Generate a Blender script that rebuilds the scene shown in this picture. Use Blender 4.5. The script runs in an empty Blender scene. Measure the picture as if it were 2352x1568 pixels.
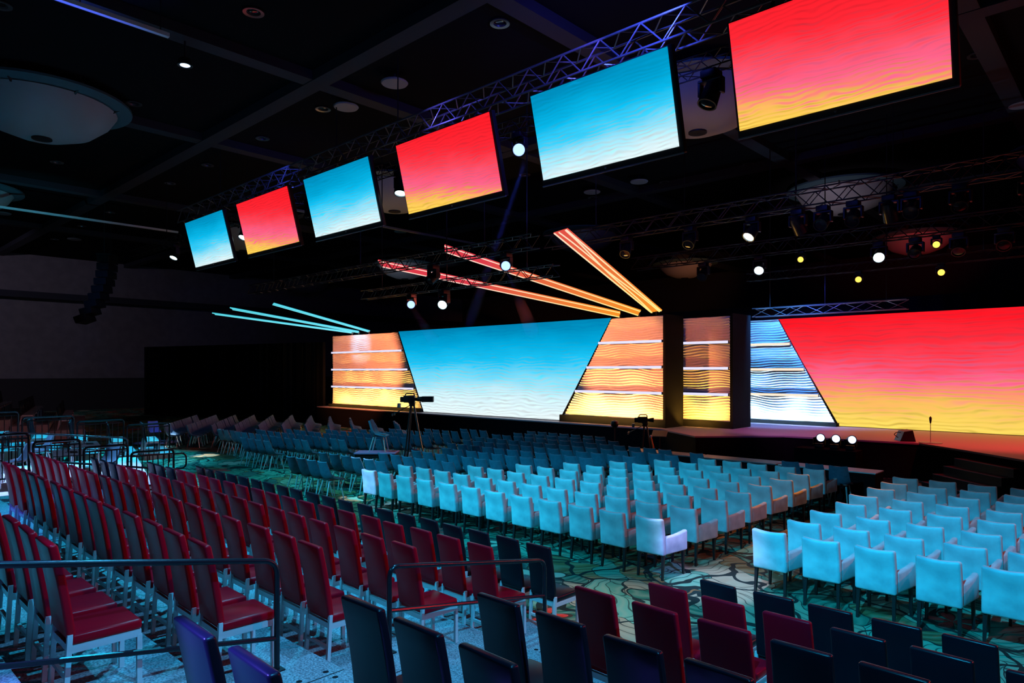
import bpy, bmesh, math, random
from mathutils import Vector, Matrix, Euler
random.seed(7)
SC = bpy.context.scene
COL = SC.collection
R = math.radians
FL = -.07            # level of the ballroom floor

def lin(c):
    return tuple(((v/255)/12.92 if v/255 <= .04045 else ((v/255+.055)/1.055)**2.4) for v in c)

# ------------------------------------------------------------------ camera, world, exposure
cam_d = bpy.data.cameras.new('camera'); cam = bpy.data.objects.new('camera', cam_d); COL.objects.link(cam)
cam.location = (0, 0, 3.2); cam.rotation_euler = (R(90), 0, R(43.1))
cam_d.sensor_width = 36; cam_d.lens = 24.0; cam_d.sensor_fit = 'HORIZONTAL'; cam_d.shift_y = 68/2352
cam_d.clip_end = 400
SC.camera = cam
W = bpy.data.worlds.new('World'); SC.world = W; W.use_nodes = True
W.node_tree.nodes['Background'].inputs[0].default_value = (.35, .42, 1, 1)
W.node_tree.nodes['Background'].inputs[1].default_value = .0006
SC.view_settings.view_transform = 'Standard'; SC.view_settings.look = 'None'
SC.view_settings.exposure = 0; SC.view_settings.gamma = 1; SC.view_settings.use_curve_mapping = False
try:
    SC.cycles.max_bounces = 5; SC.cycles.diffuse_bounces = 3; SC.cycles.glossy_bounces = 3
    SC.cycles.sample_clamp_indirect = 4; SC.cycles.use_light_tree = True; SC.cycles.caustics_reflective = False
except Exception: pass

# ------------------------------------------------------------------ stage lamps and added fill shining on the house
def aim(o, target):
    d = Vector(target) - o.location
    o.rotation_euler = d.to_track_quat('-Z', 'Y').to_euler()
def spot(name, loc, target, color, power, angle, blend=.5, radius=.08):
    l = bpy.data.lights.new(name, 'SPOT'); l.color = color; l.energy = power
    l.spot_size = R(angle); l.spot_blend = blend; l.shadow_soft_size = radius
    o = bpy.data.objects.new(name, l); COL.objects.link(o); o.location = loc; aim(o, target); return o
def area(name, loc, target, color, power, sx, sy, spread=180):
    l = bpy.data.lights.new(name, 'AREA'); l.color = color; l.energy = power; l.shape = 'RECTANGLE'; l.size = sx; l.size_y = sy
    l.spread = R(spread)
    o = bpy.data.objects.new(name, l); COL.objects.link(o); o.location = loc; aim(o, target); return o

CYAN = (.02, .62, 1.0); BLUE = (.06, .10, 1.0); WHITE = (.55, .72, 1.0); VIOLET = (.22, .18, 1.0)
# cyan house wash, from lamps above and behind the photographer and over the seating
spot('wash_lamp', (-15, -3, 12), (-11.6, 9.4, .4), CYAN, 14500, 34, .8)
spot('wash_lamp', (-1.5, -2, 12), (-1.6, 9.2, .4), (.015, .54, 1.0), 15000, 32, .8)
spot('wash_lamp', (-7.5, -4, 12), (-6.8, 9.9, .4), (.03, .57, 1.0), 8200, 36, .8)
spot('wash_lamp', (4, 3.5, 12), (-7.5, 3.4, .5), (.04, .50, 1.0), 9500, 44, .7)
spot('wash_lamp', (-13, 8, 12), (-11.5, 3.0, .8), (.02, .60, 1.0), 9000, 62, .8)
spot('wash_lamp', (-6, 6.5, 12), (-6.6, 1.6, .8), (.10, .50, 1.0), 3000, 40, .8)
spot('wash_lamp', (-2, 8, 11.9), (-3, 5.2, .2), (.10, .5, 1.0), 800, 60, .7)
spot('wash_lamp', (-22, 3, 12), (-20, 12.5, 0), (.02, .55, .95), 4200, 58, .7)
spot('wash_lamp', (-17, 6, 12), (-18, 10.2, 0), (.03, .75, 1.0), 5400, 38, .8)
spot('wash_lamp', (-24, 1, 12), (-21.5, 4.6, .4), (.34, .54, 1.0), 17000, 34, .7)
spot('wash_lamp', (-29, 11, 12), (-27.5, 7, 0), (.02, .60, .98), 17000, 46, .7)
# added red and orange fill, strengthening the stage screens' light on the house
spot('stage_fill', (9, 20, 7.5), (-9, 3.5, 1), (1.0, .03, .03), 2500, 46, .6)
spot('stage_fill', (-6, 24.2, 5.6), (-20, 12, .5), (1.0, .10, .06), 1100, 66, .6)
spot('stage_fill', (-16, 21.0, 6.5), (-28, 15, .8), (1.0, .14, .10), 2200, 52, .6)
spot('stage_fill', (3, 22, 8), (-5.5, 10, .5), (1.0, .20, .06), 1000, 40, .7)
# violet wash on the far end of the tiers and in the near aisle
spot('violet_lamp', (-10, -6, 8.5), (-13.2, 2.3, 1.75), (.09, .12, 1.0), 6000, 20, .8)
spot('violet_lamp', (-4.5, -3.5, 7.5), (-2.9, 1.2, 1.9), (.13, .11, 1.0), 45000, 8, .5)
spot('violet_lamp', (-6.2, 1.6, 11.8), (-5.30, .8, 2.0), (.16, .16, 1.0), 8000, 7, .8)
# added dim fill so the side wall shows
spot('wall_fill', (-48, 2, 10.5), (-66, 8, 4.5), (.62, .55, .8), 2300, 110, .9)

spot('dome_fill', (-22, 46, 7.5), (-28.8, 52.2, 11.2), (1.0, .34, .14), 900, 60, .7)  # added up-lights that bring out the far domes
spot('dome_fill', (-9, 46, 7.5), (-11.5, 52.2, 11.2), (1.0, .06, .06), 700, 60, .7)
spot('dome_fill', (-12, 31, 7.0), (-11.2, 36.3, 11.2), (.75, .62, .75), 520, 70, .7)
spot('dome_fill', (-43, 30, 7.0), (-46.5, 36.3, 11.2), (.45, .55, .7), 620, 60, .7)

# ------------------------------------------------------------------ materials
def mat(name, color, rough=.6, metal=0., spec=.5, sheen=0.):
    m = bpy.data.materials.new(name); m.use_nodes = True; b = m.node_tree.nodes['Principled BSDF']
    b.inputs['Base Color'].default_value = (*color, 1); b.inputs['Roughness'].default_value = rough
    b.inputs['Metallic'].default_value = metal; b.inputs['Specular IOR Level'].default_value = spec
    if sheen: b.inputs['Sheen Weight'].default_value = sheen
    return m
def node(nt, t, **kw):
    n = nt.nodes.new(t)
    for k, v in kw.items(): setattr(n, k, v)
    return n
def mottled(name, c1, c2, scale=6, rough=.6, detail=4, bump=0., spec=.5, sheen=0., lo=.35, hi=.65):
    m = mat(name, c1, rough, 0, spec, sheen); nt = m.node_tree; b = nt.nodes['Principled BSDF']
    tc = node(nt, 'ShaderNodeTexCoord'); ns = node(nt, 'ShaderNodeTexNoise')
    ns.inputs['Scale'].default_value = scale; ns.inputs['Detail'].default_value = detail
    nt.links.new(tc.outputs['Object'], ns.inputs['Vector'])
    cr = node(nt, 'ShaderNodeValToRGB'); cr.color_ramp.elements[0].color = (*c1, 1); cr.color_ramp.elements[1].color = (*c2, 1)
    cr.color_ramp.elements[0].position = lo; cr.color_ramp.elements[1].position = hi
    nt.links.new(ns.outputs['Fac'], cr.inputs['Fac']); nt.links.new(cr.outputs['Color'], b.inputs['Base Color'])
    if bump:
        bp = node(nt, 'ShaderNodeBump'); bp.inputs['Strength'].default_value = bump; bp.inputs['Distance'].default_value = .01
        nt.links.new(ns.outputs['Fac'], bp.inputs['Height']); nt.links.new(bp.outputs['Normal'], b.inputs['Normal'])
    return m
def emit(name, color, strength):
    m = bpy.data.materials.new(name); m.use_nodes = True; nt = m.node_tree; nt.nodes.remove(nt.nodes['Principled BSDF'])
    e = node(nt, 'ShaderNodeEmission'); e.inputs[0].default_value = (*color, 1); e.inputs[1].default_value = strength
    nt.links.new(e.outputs[0], nt.nodes['Material Output'].inputs[0]); return m
def screen(name, stops, h, strength=1.05, xtilt=0., wx=.30, scale=1.25, rip=.24, cloud=.10, seed=0.):
    """an LED picture: colour stops (0 bottom .. 1 top, sRGB) with drifting ripples"""
    m = bpy.data.materials.new(name); m.use_nodes = True; nt = m.node_tree; L = nt.links.new
    nt.nodes.remove(nt.nodes['Principled BSDF'])
    tc = node(nt, 'ShaderNodeTexCoord'); sx = node(nt, 'ShaderNodeSeparateXYZ'); L(tc.outputs['Object'], sx.inputs[0])
    def math_(op, a, b=None, c=None):
        n = node(nt, 'ShaderNodeMath', operation=op)
        for i, v in enumerate((a, b, c)):
            if v is None: continue
            if isinstance(v, (int, float)): n.inputs[i].default_value = v
            else: L(v, n.inputs[i])
        return n.outputs[0]
    zf = math_('DIVIDE', sx.outputs['Z'], h)
    zf = math_('MULTIPLY_ADD', sx.outputs['X'], xtilt, zf)
    mp = node(nt, 'ShaderNodeMapping'); mp.inputs['Scale'].default_value = (.16*scale, 1, .7*scale); mp.inputs['Location'].default_value = (seed, 0, seed*1.7)
    L(tc.outputs['Object'], mp.inputs['Vector'])
    n1 = node(nt, 'ShaderNodeTexNoise'); n1.inputs['Scale'].default_value = 1.3; n1.inputs['Detail'].default_value = 5
    L(mp.outputs[0], n1.inputs['Vector'])
    c = math_('SUBTRACT', n1.outputs['Fac'], .5)
    f = math_('MULTIPLY_ADD', c, cloud*2.2, zf)
    mp2 = node(nt, 'ShaderNodeMapping'); mp2.inputs['Scale'].default_value = (.42*scale, 1, .95*scale); mp2.inputs['Location'].default_value = (seed*2, 0, seed)
    L(tc.outputs['Object'], mp2.inputs['Vector'])
    n3 = node(nt, 'ShaderNodeTexNoise'); n3.inputs['Scale'].default_value = 1.0; n3.inputs['Detail'].default_value = 2.2; L(mp2.outputs[0], n3.inputs['Vector'])
    n2 = node(nt, 'ShaderNodeTexNoise'); n2.inputs['Scale'].default_value = 2.1; n2.inputs['Detail'].default_value = 1; L(mp2.outputs[0], n2.inputs['Vector'])
    ph = math_('MULTIPLY_ADD', n3.outputs['Fac'], 22.0, math_('MULTIPLY', sx.outputs['Z'], 36.0*scale/1.3))
    w = math_('SINE', ph)
    amp = math_('MULTIPLY', math_('MAXIMUM', math_('SUBTRACT', n2.outputs['Fac'], .28), 0.0), 2.2)
    w = math_('MULTIPLY', math_('MULTIPLY', w, amp), .5)
    f = math_('MULTIPLY_ADD', w, rip*.55, f)
    cr = node(nt, 'ShaderNodeValToRGB'); els = cr.color_ramp.elements
    for i, (p, col) in enumerate(stops):
        e = els[i] if i < 2 else els.new(p)
        e.position = p; e.color = (*lin(col), 1)
    L(f, cr.inputs['Fac'])
    s = math_('MULTIPLY_ADD', w, rip*1.25, strength)
    em = node(nt, 'ShaderNodeEmission'); L(cr.outputs['Color'], em.inputs[0]); L(s, em.inputs[1])
    L(em.outputs[0], nt.nodes['Material Output'].inputs[0]); return m

RED_STOPS = [(0, (255, 218, 95)), (1, (255, 22, 36)), (.10, (255, 212, 95)), (.22, (255, 182, 98)), (.33, (255, 140, 115)), (.45, (255, 100, 142)), (.58, (255, 72, 96)), (.74, (255, 46, 62))]
REDO_STOPS = [(0, (255, 205, 85)), (1, (255, 30, 42)), (.07, (255, 190, 95)), (.17, (255, 130, 115)), (.27, (255, 100, 140)), (.5, (255, 72, 92)), (.72, (255, 40, 54))]
BLUE_STOPS = [(0, (232, 247, 250)), (1, (0, 128, 176)), (.25, (205, 240, 250)), (.42, (125, 222, 250)), (.60, (28, 196, 245)), (.80, (0, 168, 220))]
BLUEO_STOPS = [(0, (226, 246, 250)), (1, (0, 140, 188)), (.2, (170, 232, 250)), (.42, (60, 208, 250)), (.62, (10, 186, 236)), (.82, (0, 160, 208))]

def carpet_mat():
    """tropical ballroom carpet: teal and tan leaves, dark outlines, big five-petalled flowers"""
    m = mat('floral_carpet', (.2, .2, .15), .95, 0, .1); nt = m.node_tree; L = nt.links.new; b = nt.nodes['Principled BSDF']
    tc = node(nt, 'ShaderNodeTexCoord'); mp = node(nt, 'ShaderNodeMapping'); mp.inputs['Rotation'].default_value = (0, 0, .5)
    L(tc.outputs['Object'], mp.inputs[0])
    def math_(op, a, b_=None):
        n = node(nt, 'ShaderNodeMath', operation=op)
        for i, v in enumerate((a, b_)):
            if v is None: continue
            if isinstance(v, (int, float)): n.inputs[i].default_value = v
            else: L(v, n.inputs[i])
        return n.outputs[0]
    def mix(f, a, c):
        n = node(nt, 'ShaderNodeMix', data_type='RGBA')
        if isinstance(f, float): n.inputs[0].default_value = f
        else: L(f, n.inputs[0])
        for i, v in ((6, a), (7, c)):
            if isinstance(v, tuple): n.inputs[i].default_value = (*v, 1)
            else: L(v, n.inputs[i])
        return n.outputs[2]
    ns = node(nt, 'ShaderNodeTexNoise'); ns.inputs['Scale'].default_value = .9; ns.inputs['Detail'].default_value = 2; L(mp.outputs[0], ns.inputs[0])
    warp = node(nt, 'ShaderNodeVectorMath', operation='MULTIPLY_ADD'); L(ns.outputs['Color'], warp.inputs[0])
    warp.inputs[1].default_value = (1.6, 1.6, 0); L(mp.outputs[0], warp.inputs[2])
    st = node(nt, 'ShaderNodeMapping'); st.inputs['Scale'].default_value = (.5, 1.5, 1); L(warp.outputs[0], st.inputs[0])
    v1 = node(nt, 'ShaderNodeTexVoronoi', feature='F1'); v1.inputs['Scale'].default_value = 1.3; L(st.outputs[0], v1.inputs[0])
    ve = node(nt, 'ShaderNodeTexVoronoi', feature='DISTANCE_TO_EDGE'); ve.inputs['Scale'].default_value = 1.3; L(st.outputs[0], ve.inputs[0])
    sp = node(nt, 'ShaderNodeSeparateXYZ'); L(v1.outputs['Color'], sp.inputs[0])
    cr = node(nt, 'ShaderNodeValToRGB'); cr.color_ramp.interpolation = 'CONSTANT'
    cols = [(0, (.02, .13, .085)), (.2, (.15, .09, .035)), (.34, (.05, .22, .15)), (.54, (.22, .22, .14)), (.66, (.015, .055, .05)), (.78, (.09, .28, .19)), (.92, (.24, .13, .05))]
    for i, (p, c) in enumerate(cols):
        e = cr.color_ramp.elements[i] if i < 2 else cr.color_ramp.elements.new(p)
        e.position = p; e.color = (*c, 1)
    L(sp.outputs[0], cr.inputs[0])
    vr = node(nt, 'ShaderNodeVectorRotate', rotation_type='Z_AXIS'); L(warp.outputs[0], vr.inputs['Vector']); L(math_('MULTIPLY', sp.outputs[1], 6.28), vr.inputs['Angle'])
    wv = node(nt, 'ShaderNodeTexWave'); wv.inputs['Scale'].default_value = 1.5; wv.inputs['Distortion'].default_value = 2.2; wv.inputs['Detail'].default_value = 1; L(vr.outputs[0], wv.inputs[0])
    base = mix(math_('MULTIPLY', math_('POWER', wv.outputs['Fac'], 3.0), .32), cr.outputs[0], (.24, .30, .20))
    base = mix(math_('MULTIPLY', math_('LESS_THAN', wv.outputs['Fac'], .035), .8), base, (.012, .03, .026))
    vd = node(nt, 'ShaderNodeTexVoronoi', feature='DISTANCE_TO_EDGE'); vd.inputs['Scale'].default_value = .8; L(warp.outputs[0], vd.inputs[0])
    base = mix(math_('LESS_THAN', vd.outputs['Distance'], .03), base, (.008, .02, .018))
    edge = math_('LESS_THAN', ve.outputs['Distance'], .012)
    base = mix(edge, base, (.010, .025, .022))
    # flowers
    fv = node(nt, 'ShaderNodeTexVoronoi', feature='F1'); fv.inputs['Scale'].default_value = .55; fv.inputs['Randomness'].default_value = .85; L(mp.outputs[0], fv.inputs[0])
    sc_ = node(nt, 'ShaderNodeVectorMath', operation='SCALE'); L(mp.outputs[0], sc_.inputs[0]); sc_.inputs['Scale'].default_value = .55
    df = node(nt, 'ShaderNodeVectorMath', operation='SUBTRACT'); L(sc_.outputs[0], df.inputs[0]); 
    ps = node(nt, 'ShaderNodeVectorMath', operation='SCALE'); L(fv.outputs['Position'], ps.inputs[0]); ps.inputs['Scale'].default_value = .55
    L(ps.outputs[0], df.inputs[1])
    s2 = node(nt, 'ShaderNodeSeparateXYZ'); L(df.outputs[0], s2.inputs[0])
    ang = math_('ARCTAN2', s2.outputs[1], s2.outputs[0])
    pet = math_('ABSOLUTE', math_('COSINE', math_('MULTIPLY', ang, 2.5)))
    rad = math_('ADD', math_('MULTIPLY', math_('POWER', pet, .55), .17), .13)
    ln = node(nt, 'ShaderNodeVectorMath', operation='LENGTH'); L(df.outputs[0], ln.inputs[0]); d = ln.outputs['Value']
    fsp = node(nt, 'ShaderNodeSeparateXYZ'); L(fv.outputs['Color'], fsp.inputs[0])
    pick = math_('GREATER_THAN', fsp.outputs[1], .52)
    fcol = mix(pick, (.42, .36, .26), (.42, .05, .04))
    fcol = mix(math_('MULTIPLY', math_('LESS_THAN', pet, .16), .7), fcol, (.10, .03, .02))
    fcol = mix(math_('LESS_THAN', d, .045), fcol, (.55, .47, .25))
    base = mix(math_('LESS_THAN', d, math_('ADD', rad, .02)), base, (.04, .035, .025))
    base = mix(math_('LESS_THAN', d, rad), base, fcol)
    L(base, b.inputs['Base Color']); return m

def deck_mat():
    """grey carpeted staging decks: speckle, seams every 2.44 m and small round latch covers beside them"""
    m = mat('riser_carpet', (.3, .3, .3), .95, 0, .1); nt = m.node_tree; L = nt.links.new; b = nt.nodes['Principled BSDF']
    tc = node(nt, 'ShaderNodeTexCoord'); ns = node(nt, 'ShaderNodeTexNoise'); ns.inputs['Scale'].default_value = 60; ns.inputs['Detail'].default_value = 3
    L(tc.outputs['Object'], ns.inputs[0])
    cr = node(nt, 'ShaderNodeValToRGB'); cr.color_ramp.elements[0].color = (.10, .105, .12, 1); cr.color_ramp.elements[1].color = (.42, .43, .45, 1)
    cr.color_ramp.elements[0].position = .3; cr.color_ramp.elements[1].position = .7
    L(ns.outputs['Fac'], cr.inputs[0])
    sp = node(nt, 'ShaderNodeSeparateXYZ'); L(tc.outputs['Object'], sp.inputs[0])
    def math_(op, a, b_=None, c=None):
        n = node(nt, 'ShaderNodeMath', operation=op)
        for i, v in enumerate((a, b_, c)):
            if v is None: continue
            if isinstance(v, (int, float)): n.inputs[i].default_value = v
            else: L(v, n.inputs[i])
        return n.outputs[0]
    xm = math_('PINGPONG', sp.outputs[0], 1.22)
    seam = math_('LESS_THAN', xm, .007)
    ym = math_('PINGPONG', sp.outputs[1], .26)
    dx = math_('SUBTRACT', xm, .07); dy = math_('SUBTRACT', ym, .14)
    dot = math_('LESS_THAN', math_('ADD', math_('MULTIPLY', dx, dx), math_('MULTIPLY', dy, dy)), .0006)
    mk = math_('MAXIMUM', seam, dot)
    mx = node(nt, 'ShaderNodeMix', data_type='RGBA'); L(mk, mx.inputs[0]); L(cr.outputs[0], mx.inputs[6]); mx.inputs[7].default_value = (.012, .012, .015, 1)
    L(mx.outputs[2], b.inputs['Base Color']); return m

M = dict(
    carpet=carpet_mat(), deck=deck_mat(),
    red=mat('red_leather', (.42, .002, .010), .28, 0, .10), black=mat('black_leather', (.004, .0045, .009), .30, 0, .22),
    silver=mat('silver_paint', (.62, .64, .66), .35, .35),
    velvet=mottled('pale_velvet', (.32, .44, .48), (.52, .69, .71), 3.2, .8, 5, .15, .2, .3),  # velvet mottling: smudges, also painting in patchy light and shadow
    dkwood=mat('dark_wood', (.010, .009, .010), .4),
    shell=mottled('slate_fabric', (.05, .14, .21), (.07, .17, .25), 12, .75, 3, .1, .3),
    pad=mat('brown_leatherette', (.09, .035, .035), .45),
    chrome=mat('chrome', (.75, .76, .78), .22, .9),
    blackm=mat('black_metal', (.012, .012, .014), .45, .3), blackf=mat('black_fabric', (.006, .006, .007), .95, 0, .1),
    truss=mat('truss_alloy', (.16, .16, .18), .4, .6), darktruss=mat('dark_truss', (.02, .02, .022), .5, .5),
    wallp=mottled('wall_fabric', (.13, .115, .125), (.16, .14, .15), 1.5, .9), walld=mat('dark_wall', (.02, .018, .02), .9),
    ceil=mat('black_ceiling', (.006, .006, .007), .95, 0, .05), beam=mat('painted_beam', (.012, .013, .022), .8),
    dome=mat('frosted_dome', (.25, .245, .255), .6), domering=mat('dome_ring', (.04, .09, .11), .6),
    fixture=mat('fixture_trim', (.15, .15, .16), .3, .8), dark=mat('dark_glass', (.01, .012, .02), .08),
    deckstage=mat('stage_floor', (.40, .30, .34), .5, 0, .3), skirt=mat('stage_skirt', (.004, .004, .005), .9, 0, .1),
    wave=mat('wave_panel_white', (.80, .79, .78), .55), strip=emit('strip_light', (.72, .70, 1.0), 1.15),
    stripw=emit('strip_light_warm', (1.0, .80, .62), 1.1),
    maroon=mat('maroon_cloth', (.42, .13, .28), .6), drape=mat('drape', (.004, .004, .007), .95, 0, .1),
    paleplat=mat('pale_platform', (.62, .63, .68), .7), lens_w=emit('lens_white', (.62, .92, 1.0), 9), lens_b=emit('lens_blue', (.30, .45, 1.0), 2.2),
    lens_y=emit('lens_amber', (1.0, .60, .08), 2.0), lens_v=emit('lens_cool', (.55, .68, 1.0), 3), pale=mat('grey_casting', (.22, .22, .24), .4, .4),
    orange=mat('orange_plastic', (.75, .20, .03), .5), white=mat('white_paint', (.7, .7, .72), .5),
    ledline=emit('led_line', (.10, .75, 1.0), 1.2),
)

# ------------------------------------------------------------------ mesh helpers
def box(bm, lo, hi, bevel=0., seg=2, fn=None):
    r = bmesh.ops.create_cube(bm, size=1); vs = r['verts']
    for v in vs: v.co = Vector([lo[i] + (v.co[i]+.5)*(hi[i]-lo[i]) for i in range(3)])
    if bevel:
        es = list({e for v in vs for e in v.link_edges})
        out = bmesh.ops.bevel(bm, geom=es, offset=bevel, segments=seg, affect='EDGES', profile=.5)
        vs = list({v for f in out['faces'] for v in f.verts} | {v for v in vs if v.is_valid})
    if fn:
        for v in vs: v.co = Vector(fn(v.co))
    return vs
def tube(bm, pts, r, seg=8, r2=None, cap=True):
    pts = [Vector(p) for p in pts]; rings = []
    up = None
    for i, p in enumerate(pts):
        d = (pts[min(i+1, len(pts)-1)] - pts[max(i-1, 0)]).normalized()
        if up is None:
            up = d.orthogonal().normalized()
        else:
            up = (up - d*up.dot(d)).normalized()
        s = d.cross(up)
        rr = r if r2 is None else r + (r2-r)*i/(len(pts)-1)
        rings.append([bm.verts.new(p + (up*math.cos(a) + s*math.sin(a))*rr) for a in [2*math.pi*k/seg for k in range(seg)]])
    for a, b in zip(rings, rings[1:]):
        for k in range(seg): bm.faces.new((a[k], a[(k+1) % seg], b[(k+1) % seg], b[k]))
    if cap:
        bm.faces.new(rings[0][::-1]); bm.faces.new(rings[-1])
def bend(pts, rad=.08, n=5):
    """a polyline with rounded corners"""
    pts = [Vector(p) for p in pts]; out = [pts[0]]
    for a, b, c in zip(pts, pts[1:], pts[2:]):
        u = (a-b); w = (c-b); q = min(rad, u.length*.45, w.length*.45)
        p0 = b + u.normalized()*q; p1 = b + w.normalized()*q
        for i in range(n+1):
            t = i/n; out.append(p0*(1-t)**2 + b*2*t*(1-t) + p1*t*t)
    return out + [pts[-1]]
def lathe(bm, prof, seg=24, M4=None):
    """prof: (r, z) list, turned about Z"""
    rings = []
    for r, z in prof:
        rings.append([bm.verts.new((M4 or Matrix()) @ Vector((r*math.cos(a), r*math.sin(a), z))) for a in [2*math.pi*k/seg for k in range(seg)]])
    for a, b in zip(rings, rings[1:]):
        for k in range(seg): bm.faces.new((a[k], a[(k+1) % seg], b[(k+1) % seg], b[k]))
    if prof[0][0] > 1e-4: bm.faces.new(rings[0][::-1])
    if prof[-1][0] > 1e-4: bm.faces.new(rings[-1])
def prism(bm, poly, y0, y1):
    """poly: (x, z) outline extruded along Y"""
    a = [bm.verts.new((x, y0, z)) for x, z in poly]; b = [bm.verts.new((x, y1, z)) for x, z in poly]
    bm.faces.new(a); bm.faces.new(b[::-1])
    for i in range(len(poly)): j = (i+1) % len(poly); bm.faces.new((a[j], a[i], b[i], b[j]))
def slab(bm, poly, z0, z1):
    a = [bm.verts.new((x, y, z0)) for x, y in poly]; b = [bm.verts.new((x, y, z1)) for x, y in poly]
    bm.faces.new(a[::-1]); bm.faces.new(b)
    for i in range(len(poly)): j = (i+1) % len(poly); bm.faces.new((a[i], a[j], b[j], b[i]))

def me(bm, name, m, smooth=False):
    bmesh.ops.remove_doubles(bm, verts=bm.verts, dist=1e-6)
    bmesh.ops.recalc_face_normals(bm, faces=bm.faces)
    d = bpy.data.meshes.new(name); bm.to_mesh(d); bm.free()
    for x in (m if isinstance(m, (list, tuple)) else [m]): d.materials.append(x)
    if smooth:
        for p in d.polygons: p.use_smooth = True
        try: d.set_sharp_from_angle(angle=R(40))
        except Exception: pass
    return d
def obj(name, data, parent=None, loc=(0, 0, 0), rot=(0, 0, 0)):
    o = bpy.data.objects.new(name, data); COL.objects.link(o); o.parent = parent; o.location = loc; o.rotation_euler = rot; return o
def tag(o, label, cat, group=None, kind=None):
    o['label'] = label; o['category'] = cat
    if group: o['group'] = group
    if kind: o['kind'] = kind
    return o
def thing(name, label, cat, loc=(0, 0, 0), rz=0., group=None, rx=0.):
    o = obj(name, None, None, loc, (rx, 0, rz)); o.empty_display_size = .1
    return tag(o, label, cat, group)
def struct(name, bm, m, smooth=False):
    o = obj(name, me(bm, name, m, smooth)); o['kind'] = 'structure'; return o
def B(): return bmesh.new()
def dup(root, loc, rz, label, group=None, rx=0.):
    r = root.copy(); COL.objects.link(r); r.location = loc; r.rotation_euler = (rx, 0, rz); r['label'] = label
    if group: r['group'] = group
    for ch in root.children:
        c = ch.copy(); COL.objects.link(c); c.parent = r
        for g in ch.children:
            d = g.copy(); COL.objects.link(d); d.parent = c
    return r
class Kind:
    """the first placing moves the first one built; later ones copy it with its parts"""
    def __init__(s, root): s.root = root; s.used = False
    def place(s, loc, rz, label, group):
        if not s.used:
            s.used = True; s.root.location = loc; s.root.rotation_euler = (0, 0, rz); s.root['label'] = label; s.root['group'] = group; return s.root
        return dup(s.root, loc, rz, label, group)
ORD = ('first second third fourth fifth sixth seventh eighth ninth tenth eleventh twelfth thirteenth fourteenth fifteenth sixteenth '
       'seventeenth eighteenth nineteenth twentieth twenty-first twenty-second twenty-third twenty-fourth twenty-fifth').split()

# ------------------------------------------------------------------ the hall
b = B(); box(b, (-68, -14, FL-.3), (24, 62, FL)); struct('floor', b, M['carpet'])
b = B(); box(b, (-68, -14, 12.6), (24, 62, 12.9)); struct('ceiling', b, M['ceil'])
b = B(); box(b, (-68.4, -14, FL), (-66, 62, 12.6)); struct('wall_left', b, M['wallp'])
b = B(); box(b, (-68, 61, FL), (24, 62, 12.6)); struct('wall_back', b, M['walld'])
b = B(); box(b, (23, -14, FL), (24, 62, 12.6)); struct('wall_right', b, M['walld'])
b = B(); box(b, (-68, -14, FL), (24, -13, 12.6)); struct('wall_front', b, M['walld'])
b = B(); box(b, (-66, -13, 9.0), (-64.6, 61, 9.5)); struct('trim_1', b, M['beam'])
b = B(); box(b, (-66, -13, FL), (-65.8, 61, 2.6)); struct('baseboard_left', b, M['walld'])
n = 2
for x in (-3.4, -11.7, -19.4, -27.6, -40.2, -52):
    b = B(); box(b, (x-.28, -13, 12.3), (x+.28, 61, 12.62)); struct('trim_%d' % n, b, M['beam']); n += 1
for y in (2.6, 11.6, 20.8, 30.2, 39.4):
    b = B(); box(b, (-66, y-.28, 12.28), (23, y+.28, 12.62)); struct('trim_%d' % n, b, M['beam']); n += 1

# ------------------------------------------------------------------ ceiling fittings
def dome_proto():
    t = thing('ceiling_dome', '', 'ceiling light')
    b = B(); lathe(b, [(.001, -1.55), (.8, -1.48), (1.5, -1.22), (2.0, -.8), (2.22, -.45), (2.16, -.45), (1.4, -1.1), (.001, -1.42)], 40); obj('bowl', me(b, 'bowl', M['dome'], True), t)
    b = B(); lathe(b, [(2.3, -.42), (2.68, -.34), (2.68, -.26), (2.3, -.30), (2.3, -.42)], 40); obj('ring', me(b, 'ring', M['domering'], True), t)
    b = B(); lathe(b, [(.001, -1.585), (.30, -1.57), (.30, -1.50), (.001, -1.50)], 20); obj('finial', me(b, 'finial', M['darktruss'], True), t)
    m_ = None
    for k in range(8):
        a = k*math.pi/4+.2; b = B(); tube(b, [(2.1*math.cos(a), 2.1*math.sin(a), -.5), (2.66*math.cos(a), 2.66*math.sin(a), -.2)], .05, 6)
        tube(b, [(2.5*math.cos(a), 2.5*math.sin(a), -.32), (2.5*math.cos(a), 2.5*math.sin(a), .02)], .03, 6)
        obj('bracket', me(b, 'bracket', M['darktruss']), t)
    return t
DK = Kind(dome_proto())
for (x, y, s) in [(-27.4, 6.0, 'above the rear seating tiers'), (-10.9, 20.6, 'behind the red and blue hanging screens'), (-27.2, 20.6, 'behind the third hanging screen from the stage end'),
                  (-43.3, 20.6, 'behind the two smallest hanging screens'), (-11.2, 36.3, 'behind the stage lamps over the main red screen'), (-27.5, 36.3, 'above the yellow panel beside the stage opening'),
                  (-46.5, 36.3, 'beyond the orange light rays'), (-62.5, 36.3, 'over the far side wall'), (-2.0, 36.3, 'reddened, over the main red screen'), (-43.3, 6.0, 'over the dark far seating'), (-28.8, 52.2, 'orange-lit, between the orange blade and the stage lamps'), (-11.5, 52.2, 'red-lit, low between the stage lamps')]:
    DK.place((x, y, 12.6), 0, 'large frosted dome light with ring, ' + s, 'ceiling domes')

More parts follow.
